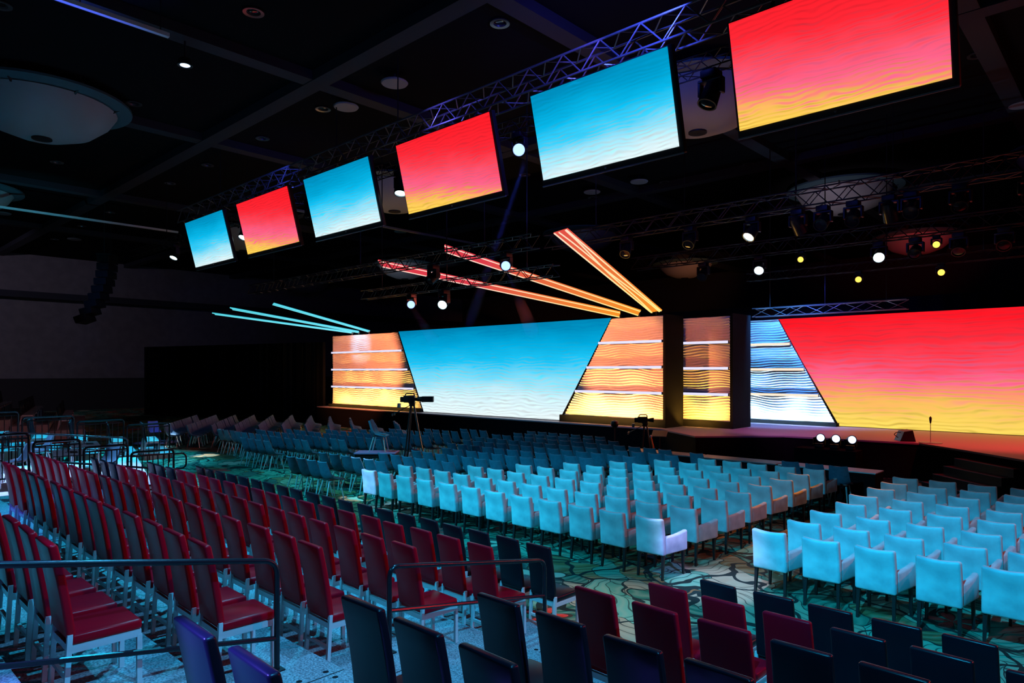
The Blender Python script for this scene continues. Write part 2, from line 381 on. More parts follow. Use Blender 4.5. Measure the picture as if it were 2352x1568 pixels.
def down_proto():
    t = thing('recessed_downlight', '', 'ceiling light')
    b = B(); lathe(b, [(.16, .0), (.27, -.03), (.27, -.06), (.18, -.05), (.14, .10)], 20); obj('trim_ring', me(b, 'trim_ring', M['fixture'], True), t)
    b = B(); lathe(b, [(.001, -.02), (.09, -.025), (.12, -.015), (.001, .0)], 14); obj('lamp', me(b, 'lamp', M['dark'], True), t)
    return t
LK = Kind(down_proto())
rows_y = [(8.4, (-17.1, -26, -35.8, -44.7, -40.4)), (13.2, (-12.8, -21.6, -26.1, -31.3, -35.7, -44.8, -50.4, -56.8)), (29.9, (-3.9, -8.2, -13.3, -17.6, -22.0)), (24.2, (-3.75, -21.8)), (3.8, (-21.5, -8.0))]
for y, xs in rows_y:
    for i, x in enumerate(sorted(xs, reverse=True)):
        LK.place((x, y, 12.6), 0, 'small round ceiling downlight, %s along its line %s' % (ORD[i], {8.4: 'before the second beam', 13.2: 'just past the second beam', 29.9: 'along the beam over the stage', 24.2: 'between stage trusses and screens', 3.8: 'nearest above the tiers'}[y].replace('nearest', 'low over')), 'recessed ceiling downlights')
def disc_proto():
    t = thing('ceiling_disc', '', 'ceiling speaker')
    b = B(); lathe(b, [(.001, -.32), (.40, -.31), (.43, -.27), (.40, -.24), (.001, -.23)], 28); obj('plate', me(b, 'plate', M['dome'], True), t)
    b = B(); tube(b, [(0, 0, -.24), (0, 0, .0)], .06, 8); obj('stem', me(b, 'stem', M['darktruss']), t)
    return t
SK = Kind(disc_proto())
for x, y, s in [(-17.5, 13.25, 'beside the beam crossing'), (-20.3, 13.3, 'just beyond the beam crossing'), (-18.0, 28.2, 'pink-lit, under the blue screen'), (-20.8, 28.2, 'half lit, under the blue screen'),
                (-48.5, 8.7, 'over the far seating'), (-3.2, 29.0, 'red-lit over the main screen'), (-35.8, 27.6, 'under the red third screen'), (-54.4, 13.8, 'toward the side wall')]:
    SK.place((x, y, 12.6), 0, 'round flat ceiling plate, ' + s, 'ceiling plates')
def track(x, y0, y1, z, m, label):
    t = thing('lighting_track', label, 'lighting track', (x, y0, z))
    b = B(); box(b, (-.06, 0, -.04), (.06, y1-y0, .06)); obj('channel', me(b, 'channel', m), t)
    for k in range(4):
        yy = .2+(y1-y0-.4)*k/3; b = B(); tube(b, [(0, yy, .06), (0, yy, 12.6-z)], .015, 6); obj('hanger', me(b, 'hanger', M['blackm']), t)
track(-18.2, 1.0, 6.7, 11.7, M['white'], 'blue-lit ceiling track above the seating tiers')
track(-41.0, 2.0, 15.6, 11.2, M['white'], 'faint teal ceiling track over the far seating')
track(-29.5, 14.0, 30.0, 10.8, M['pale'], 'grey ceiling track behind the hanging screens')
spot('track_fill', (-19.6, 4.2, 9.0), (-18.2, 4.0, 11.7), BLUE, 500, 90, .8)  # added local spots that tint the tracks from below
spot('track_fill', (-38, 8, 8.6), (-41, 8.4, 11.2), (.05, .5, .7), 260, 100, .8)

# ------------------------------------------------------------------ seating tiers
EDGES = [(1.2, -9.0, 1.1), (1.0, 1.1, 2.15), (.8, 2.15, 3.2), (.6, 3.2, 4.25), (.4, 4.25, 5.3), (.2, 5.3, 6.35)]
LEVN = {1.2: 'highest rear', 1.0: 'second highest', .8: 'third highest', .6: 'middle', .4: 'second lowest', .2: 'lowest front'}
for lv, y0, y1 in EDGES:
    b = B(); box(b, (-16.6, 0, FL), (6, y1-y0-.012, lv+FL), .01, 1)
    tag(obj('seating_riser', me(b, 'seating_riser', M['deck']), None, (0, y0, 0)), 'grey carpeted %s step of the tiered seating platform' % LEVN[lv], 'platform', 'stepped seating platforms')

# ------------------------------------------------------------------ chairs
def parson(mat_, name='banquet_chair'):
    t = thing(name, '', 'chair')
    def lean(co): k = max(0, co.z-.44); return (co.x*(1-.05*k), co.y - k*.10 - k*k*.10, co.z)
    b = B(); box(b, (-.20, -.225, .44), (.20, -.165, 1.10), .018, 3)
    bmesh.ops.subdivide_edges(b, edges=[e for e in b.edges if abs(e.verts[0].co.z-e.verts[1].co.z) > .4], cuts=5, use_grid_fill=True)
    for v in b.verts: v.co = Vector(lean(v.co))
    obj('backrest', me(b, 'backrest', mat_, True), t)
    b = B(); box(b, (-.21, -.20, .395), (.21, .25, .467), .022, 3); obj('seat', me(b, 'seat', mat_, True), t)
    b = B()
    for s in (-1, 1): box(b, (s*.20-.014, -.2, .345), (s*.20+.014, .24, .394))
    box(b, (-.2, .215, .345), (.2, .243, .394)); box(b, (-.2, -.215, .345), (.2, -.187, .394))
    obj('seat_frame', me(b, 'seat_frame', M['silver']), t)
    b = B(); box(b, (-.19, -.232, .16), (.19, -.206, .188)); obj('stretcher', me(b, 'stretcher', M['silver']), t)
    for s in (-1, 1):
        b = B(); box(b, (s*.20-.016, .212, 0), (s*.20+.016, .246, .36)); obj('leg', me(b, 'leg', M['silver']), t)
        b = B(); box(b, (s*.20-.016, -.222, 0), (s*.20+.016, -.19, .47), 0, 1, lambda co: (co.x, co.y-max(0, .34-co.z)*.08, co.z)); obj('leg', me(b, 'leg', M['silver']), t)
    return t
def armchair():
    t = thing('velvet_armchair', '', 'armchair')
    def lean(co):
        k = max(0, co.z-.38)
        return (co.x*(1-.05*k), co.y - k*.16 + .03*(co.x/.25)**2*min(1, k*3), co.z - .018*(1-(co.x/.25)**2)*(1 if co.z > .9 else 0))
    b = B(); box(b, (-.252, -.30, .385), (.252, -.19, .97), .032, 3); bmesh.ops.subdivide_edges(b, edges=[e for e in b.edges if e.calc_length() > .3], cuts=6, use_grid_fill=True)
    for v in b.verts: v.co = Vector(lean(v.co))
    obj('backrest', me(b, 'backrest', M['velvet'], True), t)
    b = B(); box(b, (-.205, -.20, .40), (.205, .31, .55), .035, 3); obj('seat', me(b, 'seat', M['velvet'], True), t)
    def arm_shape(sg):
        def fn(co):
            f = max(0, (co.y+.2)/.54)
            return (co.x + sg*.065*f, co.y, co.z + (.075*f*f - .03*f if co.z > .55 else 0))
        return fn
    for s in (-1, 1):
        b = B(); x0, x1 = sorted((s*.172, s*.252)); box(b, (x0, -.22, .39), (x1, .34, .675), .03, 3)
        bmesh.ops.subdivide_edges(b, edges=[e for e in b.edges if abs(e.verts[0].co.y-e.verts[1].co.y) > .3], cuts=5, use_grid_fill=True)
        fn = arm_shape(s)
        for v in b.verts: v.co = Vector(fn(v.co))
        obj('armrest', me(b, 'armrest', M['velvet'], True), t)
        for y in (-.245, .285):
            b = B(); w0, w1 = .023, .016; x = s*(.215 if y < 0 else .255); yb = y-.035 if y < 0 else y
            vs = [[b.verts.new((cx_+dx*w_, cy_+dy*w_, z)) for dx, dy in ((-1, -1), (1, -1), (1, 1), (-1, 1))] for cx_, cy_, w_, z in ((x*1.03, yb, w1, 0), (x, y, w0, .40))]
            b.faces.new(vs[0][::-1]); b.faces.new(vs[1])
            for q in range(4): b.faces.new((vs[0][q], vs[0][(q+1) % 4], vs[1][(q+1) % 4], vs[1][q]))
            obj('leg', me(b, 'leg', M['dkwood']), t)
    return t
PROF = [(-.345, .97), (-.315, .86), (-.285, .75), (-.255, .645), (-.22, .57), (-.17, .51), (-.09, .48), (.02, .47), (.13, .48), (.22, .485), (.245, .47)]
def shell_bm(b, off=0., hw0=.235, n=8, cut=None):
    rows = []
    for i, (y, z) in enumerate(PROF):
        k = i/(len(PROF)-1); row = []
        back = max(0, min(1, (z-.50)/.47))
        hw = .225 + .02*math.sin(k*math.pi) - .012*back
        for j in range(n+1):
            s = -1+2*j/n; a = abs(s)**2.6
            wing = .10*math.sin(min(1, k*1.15)*math.pi)**.8
            row.append(b.verts.new((s*hw, y + a*(.07*back + wing*.65*(1 if z > .485 else .2)) + off*back, z + a*wing*.9*(1-back) - .012*(1-s*s)*back*back + off*(1-back))))
        rows.append(row)
    for p, q in zip(rows, rows[1:]):
        for j in range(n): b.faces.new((p[j], p[j+1], q[j+1], q[j]))
    return b
def shell_mesh(with_legs=False):
    b = shell_bm(B()); bmesh.ops.recalc_face_normals(b, faces=b.faces); bmesh.ops.solidify(b, geom=b.faces[:], thickness=.035)
    return b
def leg_pts(sx, sy): return [(sx*.15, sy*.15+.0, .465), (sx*.215, sy*.25+(-.03 if sy < 0 else -.02), 0)]
def shellchair():
    t = thing('shell_chair', '', 'chair')
    obj('shell', me(shell_mesh(), 'shell', M['shell'], True), t)
    b = B(); box(b, (-.18, -.17, .48), (.18, .225, .53), .022, 2); obj('seat_pad', me(b, 'seat_pad', M['pad'], True), t)
    for sx in (-1, 1):
        for sy in (-1, 1):
            b = B(); tube(b, leg_pts(sx, sy), .021, 6, .015); obj('leg', me(b, 'leg', M['silver'], True), t)
    return t
def smallchair(name, m, hi=False):
    """far-off copies: one mesh, seat shell and legs"""
    if hi:
        b = B()
        def lean(co): return (co.x, co.y - (co.z-.44)*.15, co.z)
        box(b, (-.20, -.225, .45), (.20, -.165, 1.10), .014, 1, lean); box(b, (-.21, -.20, .39), (.215, .25, .485), .014, 1)
        nf = len(b.faces)
        for s in (-1, 1): tube(b, [(s*.20, .23, 0), (s*.20, .23, .40)], .022, 4); tube(b, [(s*.20, -.27, 0), (s*.20, -.20, .44)], .022, 4)
    else:
        b = shell_mesh(); nf = len(b.faces)
        for sx in (-1, 1):
            for sy in (-1, 1): tube(b, leg_pts(sx, sy), .016, 5)
    b.faces.ensure_lookup_table()
    for i, f in enumerate(b.faces):
        if i >= nf: f.material_index = 1
    d = me(b, name, [m, M['silver'] if hi else M['chrome']], True)
    return tag(obj(name, d), '', 'chair')

RED, BLK, ARM, SHL = Kind(parson(M['red'])), Kind(parson(M['black'])), Kind(armchair()), Kind(shellchair())
SML, SMH = Kind(smallchair('shell_chair', M['shell'])), Kind(smallchair('banquet_chair', M['black'], True))
jit = lambda a: random.uniform(-a, a)

# tier seating on both sides of the aisle: rows counted from the floor upward
ROWS = [('floor-level row', 6.43, 0.), ('second row up', 5.39, .2), ('third row up', 4.32, .4), ('fourth row up', 3.26, .6), ('fifth row up', 2.26, .8), ('sixth row up', 1.2, 1.0)]
CNT = [20, 20, 20, 20, 14, 4]
for r, (rn, yb, z) in enumerate(ROWS):
    for i in range(CNT[r]):
        blk = r == 0 or (r in (1, 2) and i >= 17)
        x = -5.58 - .535*i
        (BLK if blk else RED).place((x+jit(.012), yb+.335+jit(.015), z+FL), R(jit(1.6)-1.5),
            '%s leather high-back chair, %s from the aisle handrail, %s of the long tiers' % ('black' if blk else 'red', ORD[i], rn), 'high-back chairs on the long tiers')
RC = [('kkkkkk', -3.22), ('rrrkkk', -3.22), ('rrrkk', -3.26), ('kkkk', -3.28), ('kkk', -3.42), ('kk', -3.2)]
RY = [6.52, 5.5, 4.45, 3.34, 2.32, 1.27]
for r, (rn, _, z) in enumerate(ROWS):
    for i, c in enumerate(RC[r][0]):
        x = RC[r][1] + .54*i
        (BLK if c == 'k' else RED).place((x+jit(.01), RY[r]+.335+jit(.015), z+FL), R(jit(1.6)-1.0),
            '%s leather high-back chair, %s from the aisle, %s of the short tiers' % ('black' if c == 'k' else 'red', ORD[i], rn), 'high-back chairs on the short tiers')
# velvet armchairs on the floor
NA = [12, 12, 10, 9, 8, 7, 6, 5]; AY = [9.27, 10.35, 11.4, 12.42, 13.44, 14.48, 15.5, 16.5]
AR = ['tier-side row', 'second row', 'third row', 'fourth row', 'fifth row', 'sixth row', 'seventh row', 'eighth row, before the tables']
for r, nn in enumerate(NA):
    for i in range(nn):
        ARM.place((-5.78-.69*i+jit(.015), AY[r]+.40+jit(.02), FL), R(jit(2)),
            'pale velvet armchair, %s from the lit aisle, %s of the wedge block' % (ORD[i], AR[r].replace(', before the tables', '')), 'velvet armchairs in the wedge block')
for r in range(8):
    yb = [9.65, 10.62, 11.6, 12.65, 13.62, 14.64, 15.56, 16.5][r]; x0 = [-4.02, -3.9, -3.87, -3.82, -3.88, -3.88, -3.86, -3.88][r]
    for i in range(5 if r in (0,) else (5 if r < 4 else 5)):
        ARM.place((x0+.70*i+jit(.015), yb+.40+jit(.02), FL), R(jit(2)-1),
            'pale velvet armchair, %s from the lit aisle, %s of the square block' % (ORD[i], AR[r].replace(', before the tables', '')), 'velvet armchairs in the square block')
# slate shell chairs beside and beyond the armchairs
rows = []
for r in range(8):
    xr = -5.78-.69*(NA[r]-1) - (2.0 if r == 0 else 1.05)
    xl = [-17.3, -17.2, -16.1, -15.6, -15.6, -16.4, -16.9, -17.2][r]
    rows.append((AY[r]+.38, xr, xl))
rows += [(17.95, -10.4, -17.4), (18.95, -12.9, -17.5), (19.85, -14.1, -17.6)]
for r, (y, xr, xl) in enumerate(rows):
    k = 0; x = xr
    while x > xl-.01:
        SHL.place((x+jit(.015), y+jit(.02), FL), R(jit(2)), 'slate shell chair, %s from its aisle end, %s of the block beside the armchairs' % (ORD[k], ORD[r] + ' row'), 'slate shell chairs beside the armchairs')
        k += 1; x -= .535
for k, x in enumerate((-5.55, -6.1, -6.72, -9.3)):
    SHL.place((x, 17.75+jit(.05), FL), R(jit(5)), 'dark shell chair at the draped stage-front tables, %s from their open end' % ORD[k], 'shell chairs at the stage-front tables')
for k in range(9):
    y = 11.05+.95*k; xr = min(-21.35+.75*k, -18.9); xl = -23.5 if k == 0 else -(27.4-.73*y)/.683; j = 0; x = xr
    while x > xl and j < 14:
        SHL.place((x+jit(.02), y+.15+jit(.03), FL), R(-4+jit(3)), 'slate shell chair, %s from the camera aisle, %s row of the middle block' % (ORD[j], ORD[k]), 'slate shell chairs in the middle block')
        j += 1; x -= .54
# far angled rows running away towards the side drape
for k in range(-1, 10):
    sx, sy = -29.7+.733*(k), 11.95+.683*(k)
    nn = [13, 13, 13, 13, 13, 13, 12, 11, 9, 7, 5][k+1]
    for j in range(nn):
        d = .3+.56*j
        SML.place((sx-.845*d+jit(.02), sy+.537*d+jit(.02), FL), R(-32+jit(3)), 'shell chair turned toward the stage, %s along the %s angled row by the drape' % (ORD[j], ORD[k+1]), 'angled rows by the drape')
# far seating: short rows beyond the pale platform, and dark tiers by the side wall
for k in range(5):
    y = 4.3+1.2*k; z = max(.1, .62-.15*k)
    b = B(); slab(b, [(-26.9, y-.05), (-26.9, y+.95), (-30.0, y+1.75), (-30.0, y+.75)], FL, z)
    tag(obj('seating_riser', me(b, 'seating_riser', M['deck'])), 'short far riser, %s counted down beyond the pale platform' % ORD[k], 'platform', 'short far risers')
    for q in range(4):
        SMH.place((-27.4-.56*q*.966, y+.40+.56*q*.259, z), R(-15+jit(3)), 'dark high-back chair with lit top edge, %s along short far row %s' % (ORD[q], ['by the top', 'one below the top', 'in the middle', 'above the lowest', 'lowest down'][k]), 'chairs on the short far risers')
for k in range(4):
    z = 1.3-.3*k; y = 4.0+1.5*k
    b = B(); slab(b, [(-37.5, y), (-37.5, y+1.45), (-49, y+4.5), (-49, y+3.05)], FL, z)
    tag(obj('seating_riser', me(b, 'seating_riser', M['deck'])), 'dark riser near the side wall, %s counted down from the top' % ORD[k], 'platform', 'dark risers by the side wall')
    for q in range(16):
        SMH.place((-38.1-.6*q*.966, y+.75+.6*q*.259, z), R(-15+jit(3)), 'dark high-back chair near the side wall, %s along the %s row down' % (ORD[q], ORD[k]), 'dark chairs near the side wall')
o = SML.place((-33.2, 11.6, FL), R(-95), 'single chair lit violet apart from the angled rows', 'violet chair')
spot('violet_lamp', (-31, 9, 9), (-33.2, 11.6, .5), VIOLET, 2600, 12, .4)

# ------------------------------------------------------------------ handrails and guard rails
def handrail(label, x, y0, z0, y1, z1, f0, f1, drop=.42, r=.024, group='aisle handrails'):
    t = thing('handrail', label, 'railing', (x, y0, f0), 0, group)
    T = lambda y, z: (0, y-y0, z-f0)
    b = B(); tube(b, bend([T(y0, f0), T(y0, z0), T(y1, z1), T(y1, f1)], .12, 6), r, 10); obj('rail_loop', me(b, 'rail_loop', M['blackm_g'], True), t)
    b = B(); tube(b, [T(y0, z0-drop), T(y1, z1-drop)], r*.85, 8); obj('mid_rail', me(b, 'mid_rail', M['blackm_g'], True), t)
    for y, f in ((y0, f0), (y1, f1)):
        b = B(); box(b, (-.05, y-y0-.05, f-f0), (.05, y-y0+.05, f-f0+.012)); obj('foot_plate', me(b, 'foot_plate', M['blackm']), t)
M['blackm_g'] = mat('glossy_black_tube', (.008, .008, .012), .24, 0, .35)
handrail('short black handrail at the aisle end of the lower long tiers', -5.27, 3.93, 1.35, 6.2, .95, .53, .13, .42)
handrail('black handrail beside the upper long-tier rows, lit violet along its top', -5.27, -.3, 2.22, 2.79, 1.635, 1.13, .73, .64)
handrail('black handrail closing the far end of the long tiers', -16.75, 3.9, 1.30, 6.45, .86, FL, FL, .40)
def guard(label, x, y0, y1, zt, zb, end=False):
    t = thing('guard_rail', label, 'railing', (x, y0, FL), 0, 'stepped guard rail panels')
    w = y1-y0
    b = B(); tube(b, bend([(0, .03, 0), (0, .03, zt), (0, w-.03, zt), (0, w-.03, 0)], .1, 5), .028, 8); obj('frame', me(b, 'frame', M['blackm_g'], True), t)
    for z in (zt-.10, zb):
        b = B(); tube(b, [(0, .03, z), (0, w-.03, z)], .018, 6); obj('rail', me(b, 'rail', M['blackm_g']), t)
    nb = 7
    for i in range(nb):
        y = .03+(w-.06)*(i+1)/(nb+1); b = B(); tube(b, [(0, y, zb), (0, y, zt-.1)], .015, 6); obj('baluster', me(b, 'baluster', M['blackm_g']), t)
    if end:
        b = B(); tube(b, bend([(0, w-.03, zt-.12), (0, w+.28, zt-.12), (0, w+.28, zt-.5), (0, w-.03, zt-.5)], .15, 6), .022, 8); obj('end_loop', me(b, 'end_loop', M['blackm_g'], True), t)
GY = [2.7, 3.74, 4.72, 5.72, 6.78]
for i in range(4):
    guard('black barred guard rail panel by the pale platform, %s going down' % ORD[i], -18.0, GY[i]+.01, GY[i+1]-.01, 1.9-.2*i, .95-.2*i, i == 3)
for i in range(4):
    guard('black barred guard rail panel beyond the pale platform, %s going down' % ORD[i], -25.8, 3.6+1.5*i, 5.05+1.5*i, 2.0-.2*i, .9-.2*i, False)
handrail('black handrail on the far edge of the pale platform', -23.4, 4.2, 1.5, 7.4, 1.1, .35, .35, .4, group='platform handrails')
# pale platform and equipment beyond the rails
b = B(); slab(b, [(-18.4, 1.5), (-18.4, 6.4), (-24.8, 8.1), (-24.8, 2.4)], FL, .35); tag(obj('equipment_platform', me(b, 'equipment_platform', M['paleplat'])), 'pale low platform behind the stepped guard rails', 'platform')
def desk(x, y, rz, label):
    t = thing('control_desk', label, 'desk', (x, y, .35), rz, 'control desks')
    b = B(); box(b, (-.75, -.35, .70), (.75, .35, .74), .01, 1); obj('top', me(b, 'top', M['blackm']), t)
    for sx in (-.68, .68):
        for sy in (-.3, .3):
            b = B(); tube(b, [(sx, sy, 0), (sx, sy, .70)], .02, 6); obj('leg', me(b, 'leg', M['chrome']), t)
    return t
for i, (x, y) in enumerate([(-20.6, 5.1), (-22.6, 6.0), (-20.8, 3.4)]):
    desk(x, y, R(-12), 'dark desk on the pale platform, %s from the guard rail corner' % ORD[i])
    tt = thing('monitor', 'small dark monitor standing on the %s platform desk' % ORD[i], 'monitor', (x, y, 1.09), R(-12+180), 'desk monitors')
    b = B(); box(b, (-.26, -.015, .08), (.26, .015, .40), .006, 1); obj('screen', me(b, 'screen', M['dark']), tt)
    b = B(); box(b, (-.08, -.08, 0), (.08, .08, .012)); tube(b, [(0, 0.02, 0), (0, .02, .2)], .014, 6); obj('stand', me(b, 'stand', M['blackm']), tt)
for i, (x, y) in enumerate([(-21.6, 4.2), (-23.9, 5.2), (-19.3, 5.6)]):
    SHL.place((x, y, .356), R(150+30*i), 'shell chair on the pale platform, %s one behind the guard rails' % ORD[i], 'platform chairs')

# ------------------------------------------------------------------ stage
SP = [(-37.2, 30), (-37.2, 22.3), (-13.3, 22.3), (-11.0, 20.6), (-8.9, 22.75), (-5.05, 23.2), (-3.7, 22.0), (-1.0, 19.3), (4, 19.3), (8, 23), (10, 30)]
t = thing('stage_platform', 'low stage with black skirt and reflective deck under the screens', 'stage')
b = B(); slab(b, SP, 1.0, 1.05); obj('deck', me(b, 'deck', M['deckstage']), t)
b = B(); slab(b, [(x*.999, y+.03) for x, y in SP], FL, 1.0); obj('skirt', me(b, 'skirt', M['skirt']), t)
# steps on the slanting corner of the stage
t = thing('stage_steps', 'black stage steps with faint edge strips going down from the stage corner', 'steps', (-3.72, 21.98, 0), R(-45))
for k in range(4):
    h = 1.05-.21*(k+1)
    b = B(); box(b, (.05, -.30*(k+1), FL), (2.15, -.30*k-.005, h)); obj('tread', me(b, 'tread', M['skirt_s']) if False else me(b, 'tread', M['dkwood']), t)
    b = B(); box(b, (.05, -.30*(k+1)-.004, h-.012), (2.15, -.30*(k+1)+.012, h+.004)); obj('nosing', me(b, 'nosing', M['pale']), t)

def wall_panel(bm, x0, x1, z0, z1, slope=None, nx=72, nz=190, seed=0.):
    """a wavy carved relief: ridges along X that wander up and down; slope(z) gives the slanting side"""
    vs = []
    for j in range(nz+1):
        z = z0+(z1-z0)*j/nz; a, c = (x0, x1) if slope is None else slope(z)
        row = []
        for i in range(nx+1):
            x = a+(c-a)*i/nx
            ph = z*62 + 3.0*math.sin(x*1.7+seed+z*.9) + 2.2*math.sin(x*3.4+z*1.9+seed*2) + 1.4*math.sin(x*.8-z*2.3)
            amp = .024+.014*math.sin(x*2.3+z*1.7+seed)*math.sin(x*1.1-z*2.6)
            row.append(bm.verts.new((x, -amp*(1+math.sin(ph)), z)))
        vs.append(row)
    for p, q in zip(vs, vs[1:]):
        for i in range(nx): bm.faces.new((p[i], p[i+1], q[i+1], q[i]))
def scenic(label, Y, x0, x1, z0, z1, slope, seed, stripm, base_h):
    t = thing('scenic_wave_panel', label, 'stage panel', (0, Y, 0), 0, 'wave panels')
    b = B(); wall_panel(b, x0, x1, z0, z1, slope, seed=seed, nz=int((z1-z0)*62)); obj('relief', me(b, 'relief', M['wave'], True), t)
    b = B(); sl = slope or (lambda z: (x0, x1)); a, c = sl(z0); d, e = sl(z1)
    prism(b, [(a, z0), (c, z0), (e, z1), (d, z1)], .02, .3); obj('backing', me(b, 'backing', M['blackm']), t)
    a, c = sl(z0); b = B(); box(b, (a-.12, -.25, base_h), (c+.12, .3, z0)); obj('plinth', me(b, 'plinth', M['blackf']), t)
    for k in (1, 2, 3):
        z = z0+(z1-z0)*k/4+.02; a, c = sl(z)
        b = B(); box(b, (a+.02, -.15, z-.05), (c-.02, -.140, z+.05)); st_ = obj('light_strip', me(b, 'light_strip', stripm), t)
        b = B(); box(b, (a+.02, -.139, z-.052), (c-.02, -.06, z+.052)); obj('channel', me(b, 'channel', M['blackm']), st_)  # dark backing added to keep strip light off the relief
    return t
SY = 23.0
def slA(z): return (-36.5, -30.05+(5.30-z)/4.2*2.1)
def slB(z): return (-15.95-(5.36-z)/4.2*2.55, -13.58)
def slD(z): return (-12.95, -11.2+(5.33-z)/4.2*2.25)
scenic('orange wave panel with three light strips at the far end of the stage', SY, -36.5, -30, 1.22, 5.32, slA, 1.1, M['strip'], 1.05)
scenic('tall orange to yellow wave panel beside the blue stage screen', SY, -16, -13.58, 1.34, 5.32, slB, 2.7, M['strip'], 1.05)
scenic('narrow dim brown wave panel glowing yellow low down, in the stage opening', 24.35, -13.72, -11.55, 1.30, 5.27, None, 4.2, M['strip'], 1.05)
scenic('blue to white wave panel slanting against the main red screen', 28.0, -12.95, -8.9, 1.18, 5.32, slD, 5.9, M['stripw'], 1.05)
# panel wing return between opening and panel
for x0, x1, y0, y1, s in [(-13.44, -13.34, 22.7, 24.05, 'at the edge of the tall orange panel'), (-11.41, -11.31, 24.05, 25.6, 'beside the narrow brown panel')]:
    b = B(); box(b, (x0, y0, 1.05), (x1, y1, 5.35)); tag(obj('masking_flat', me(b, 'masking_flat', M['blackf'])), 'thin black upright flat ' + s, 'stage flat')
# their uplights and front washes
AMBER = (1.0, .52, .10); SALMON = (1.0, .26, .16)
def uplight(xc, Y, w, z, col, p):
    area('batten_lamp', (xc, Y-.80, z-.08), (xc, Y+.20, z+1.35), col, p, w, .10)
uplight(-32.4, SY, 7.6, 1.24, AMBER, 250); uplight(-15.9, SY, 4.4, 1.36, AMBER, 245); uplight(-12.6, 24.35, 1.0, 1.32, (1.0, .48, .06), 85); uplight(-11.0, 28, 3.9, 1.2, (.40, .70, 1.0), 230)
spot('panel_wash', (-28.5, 15, 5.2), (-33, SY, 3.2), (1.0, .25, .10), 5200, 46, .5); spot('panel_wash', (-17.5, 15.5, 5.2), (-15.2, SY, 3.4), (1.0, .26, .10), 3600, 36, .5)
spot('panel_wash', (-12.4, 19.5, 6.5), (-12.6, 24.4, 4.2), (1.0, .22, .06), 480, 30, .6); spot('panel_wash', (-10.4, 25.2, 6.4), (-11.0, 28, 3.4), (.05, .32, 1.0), 1500, 96, .5)
spot('panel_wash', (-33.6, 20.6, 6.0), (-33.6, SY, 4.9), CYAN, 420, 50, .9)

def led_wall(name, label, outline, Y, z0, m, depth=.14):
    t = thing(name, label, 'screen', (0, Y, 0))
    xs = [p[0] for p in outline]; cx = sum(xs)/len(xs)
    b = B(); prism(b, [(x-cx, z-z0) for x, z in outline], 0, .02); obj('display', me(b, 'display', m), t, (cx, 0, z0))
    big = []
    b = B(); prism(b, [(x-cx, z-z0) for x, z in outline], .021, depth); obj('housing', me(b, 'housing', M['blackm']), t, (cx, 0, z0))
    return t
led_wall('stage_screen', 'wide trapezoid stage screen fading from blue to white', [(-27.85, 1.08), (-18.72, 1.08), (-16.0, 5.36), (-29.98, 5.36)], SY-.02, 1.08,
         screen('blue_wall', BLUE_STOPS, 4.28, 1.0, 0., .30, 1.5, .42, .10, 3.1))
led_wall('stage_screen', 'main stage screen fading from red through pink to yellow', [(-8.85, 1.07), (8, 1.07), (8, 5.34), (-11.25, 5.34)], 28.1, 1.07,
         screen('red_wall', RED_STOPS, 4.27, 1.0, 0., .30, 1.25, .50, .13, 7.3))
# black backing drapes
def drape(label, x0, y0, x1, y1, h, n=None, zb=FL+.01):
    L_ = math.hypot(x1-x0, y1-y0); n = n or int(L_*10); b = B(); lo = []; hi = []
    ux, uy = (x1-x0)/L_, (y1-y0)/L_
    for i in range(n+1):
        s = L_*i/n; w = .05*math.sin(s*9+math.sin(s*2.1))
        lo.append(b.verts.new((x0+ux*s-uy*w, y0+uy*s+ux*w, zb))); hi.append(b.verts.new((x0+ux*s-uy*w, y0+uy*s+ux*w, h)))
    for i in range(n): b.faces.new((lo[i], lo[i+1], hi[i+1], hi[i]))
    bmesh.ops.solidify(b, geom=b.faces[:], thickness=.02)
    tag(obj('drape', me(b, 'drape', M['drape'], True)), label, 'curtain', 'black masking drapes')
drape('long black drape hung beside the far orange panel', -55, 18.5, -37.4, 23.0, 5.0)
drape('tall black drape hung behind the whole stage set', -38, 31, 16, 31, 6.2)
drape('black drape filling the gap behind the stage opening', -18, 26.5, -13.2, 26.5, 5.4, None, 1.06)

# overhead row of six screens, leaning forward
YS = 12.5; ZB = 3.2+.3667*YS; SW, SH = 3.62, 1.93
XB = [-.4583-.1385+.0, -.852+.145, -1.2642+.1503, -1.6714+.1476, -2.071+.1548, -2.467+.1465]
cx = [(-.4583-.1815)/2*YS, (-.852-.5619)/2*YS, (-1.2642-.9635)/2*YS, (-1.6714-1.3762)/2*YS, (-2.071-1.7615)/2*YS, (-2.467-2.174)/2*YS]
wd = [.2768*YS, .2901*YS, .3007*YS, .2952*YS, .3095*YS, .293*YS]
SN = ['largest hanging screen, red to yellow, above the main stage', 'second hanging screen, blue to white, counted from the largest', 'third hanging screen, red to orange, counted from the largest',
      'fourth hanging screen, blue to white, counted from the largest', 'fifth hanging screen, small and red', 'last and smallest hanging screen, blue to white']
ribs = None
RO = [screen('red_screen', REDO_STOPS, SH, 1.0, .07, .30, 2.6, .46, .12, 2.2+1.3*i) for i in range(3)]
BO = [screen('blue_screen', BLUEO_STOPS, SH, 1.0, -.01, .30, 2.6, .42, .14, 5.2+1.7*i) for i in range(3)]
TX0, TX1 = -32.5, -.5
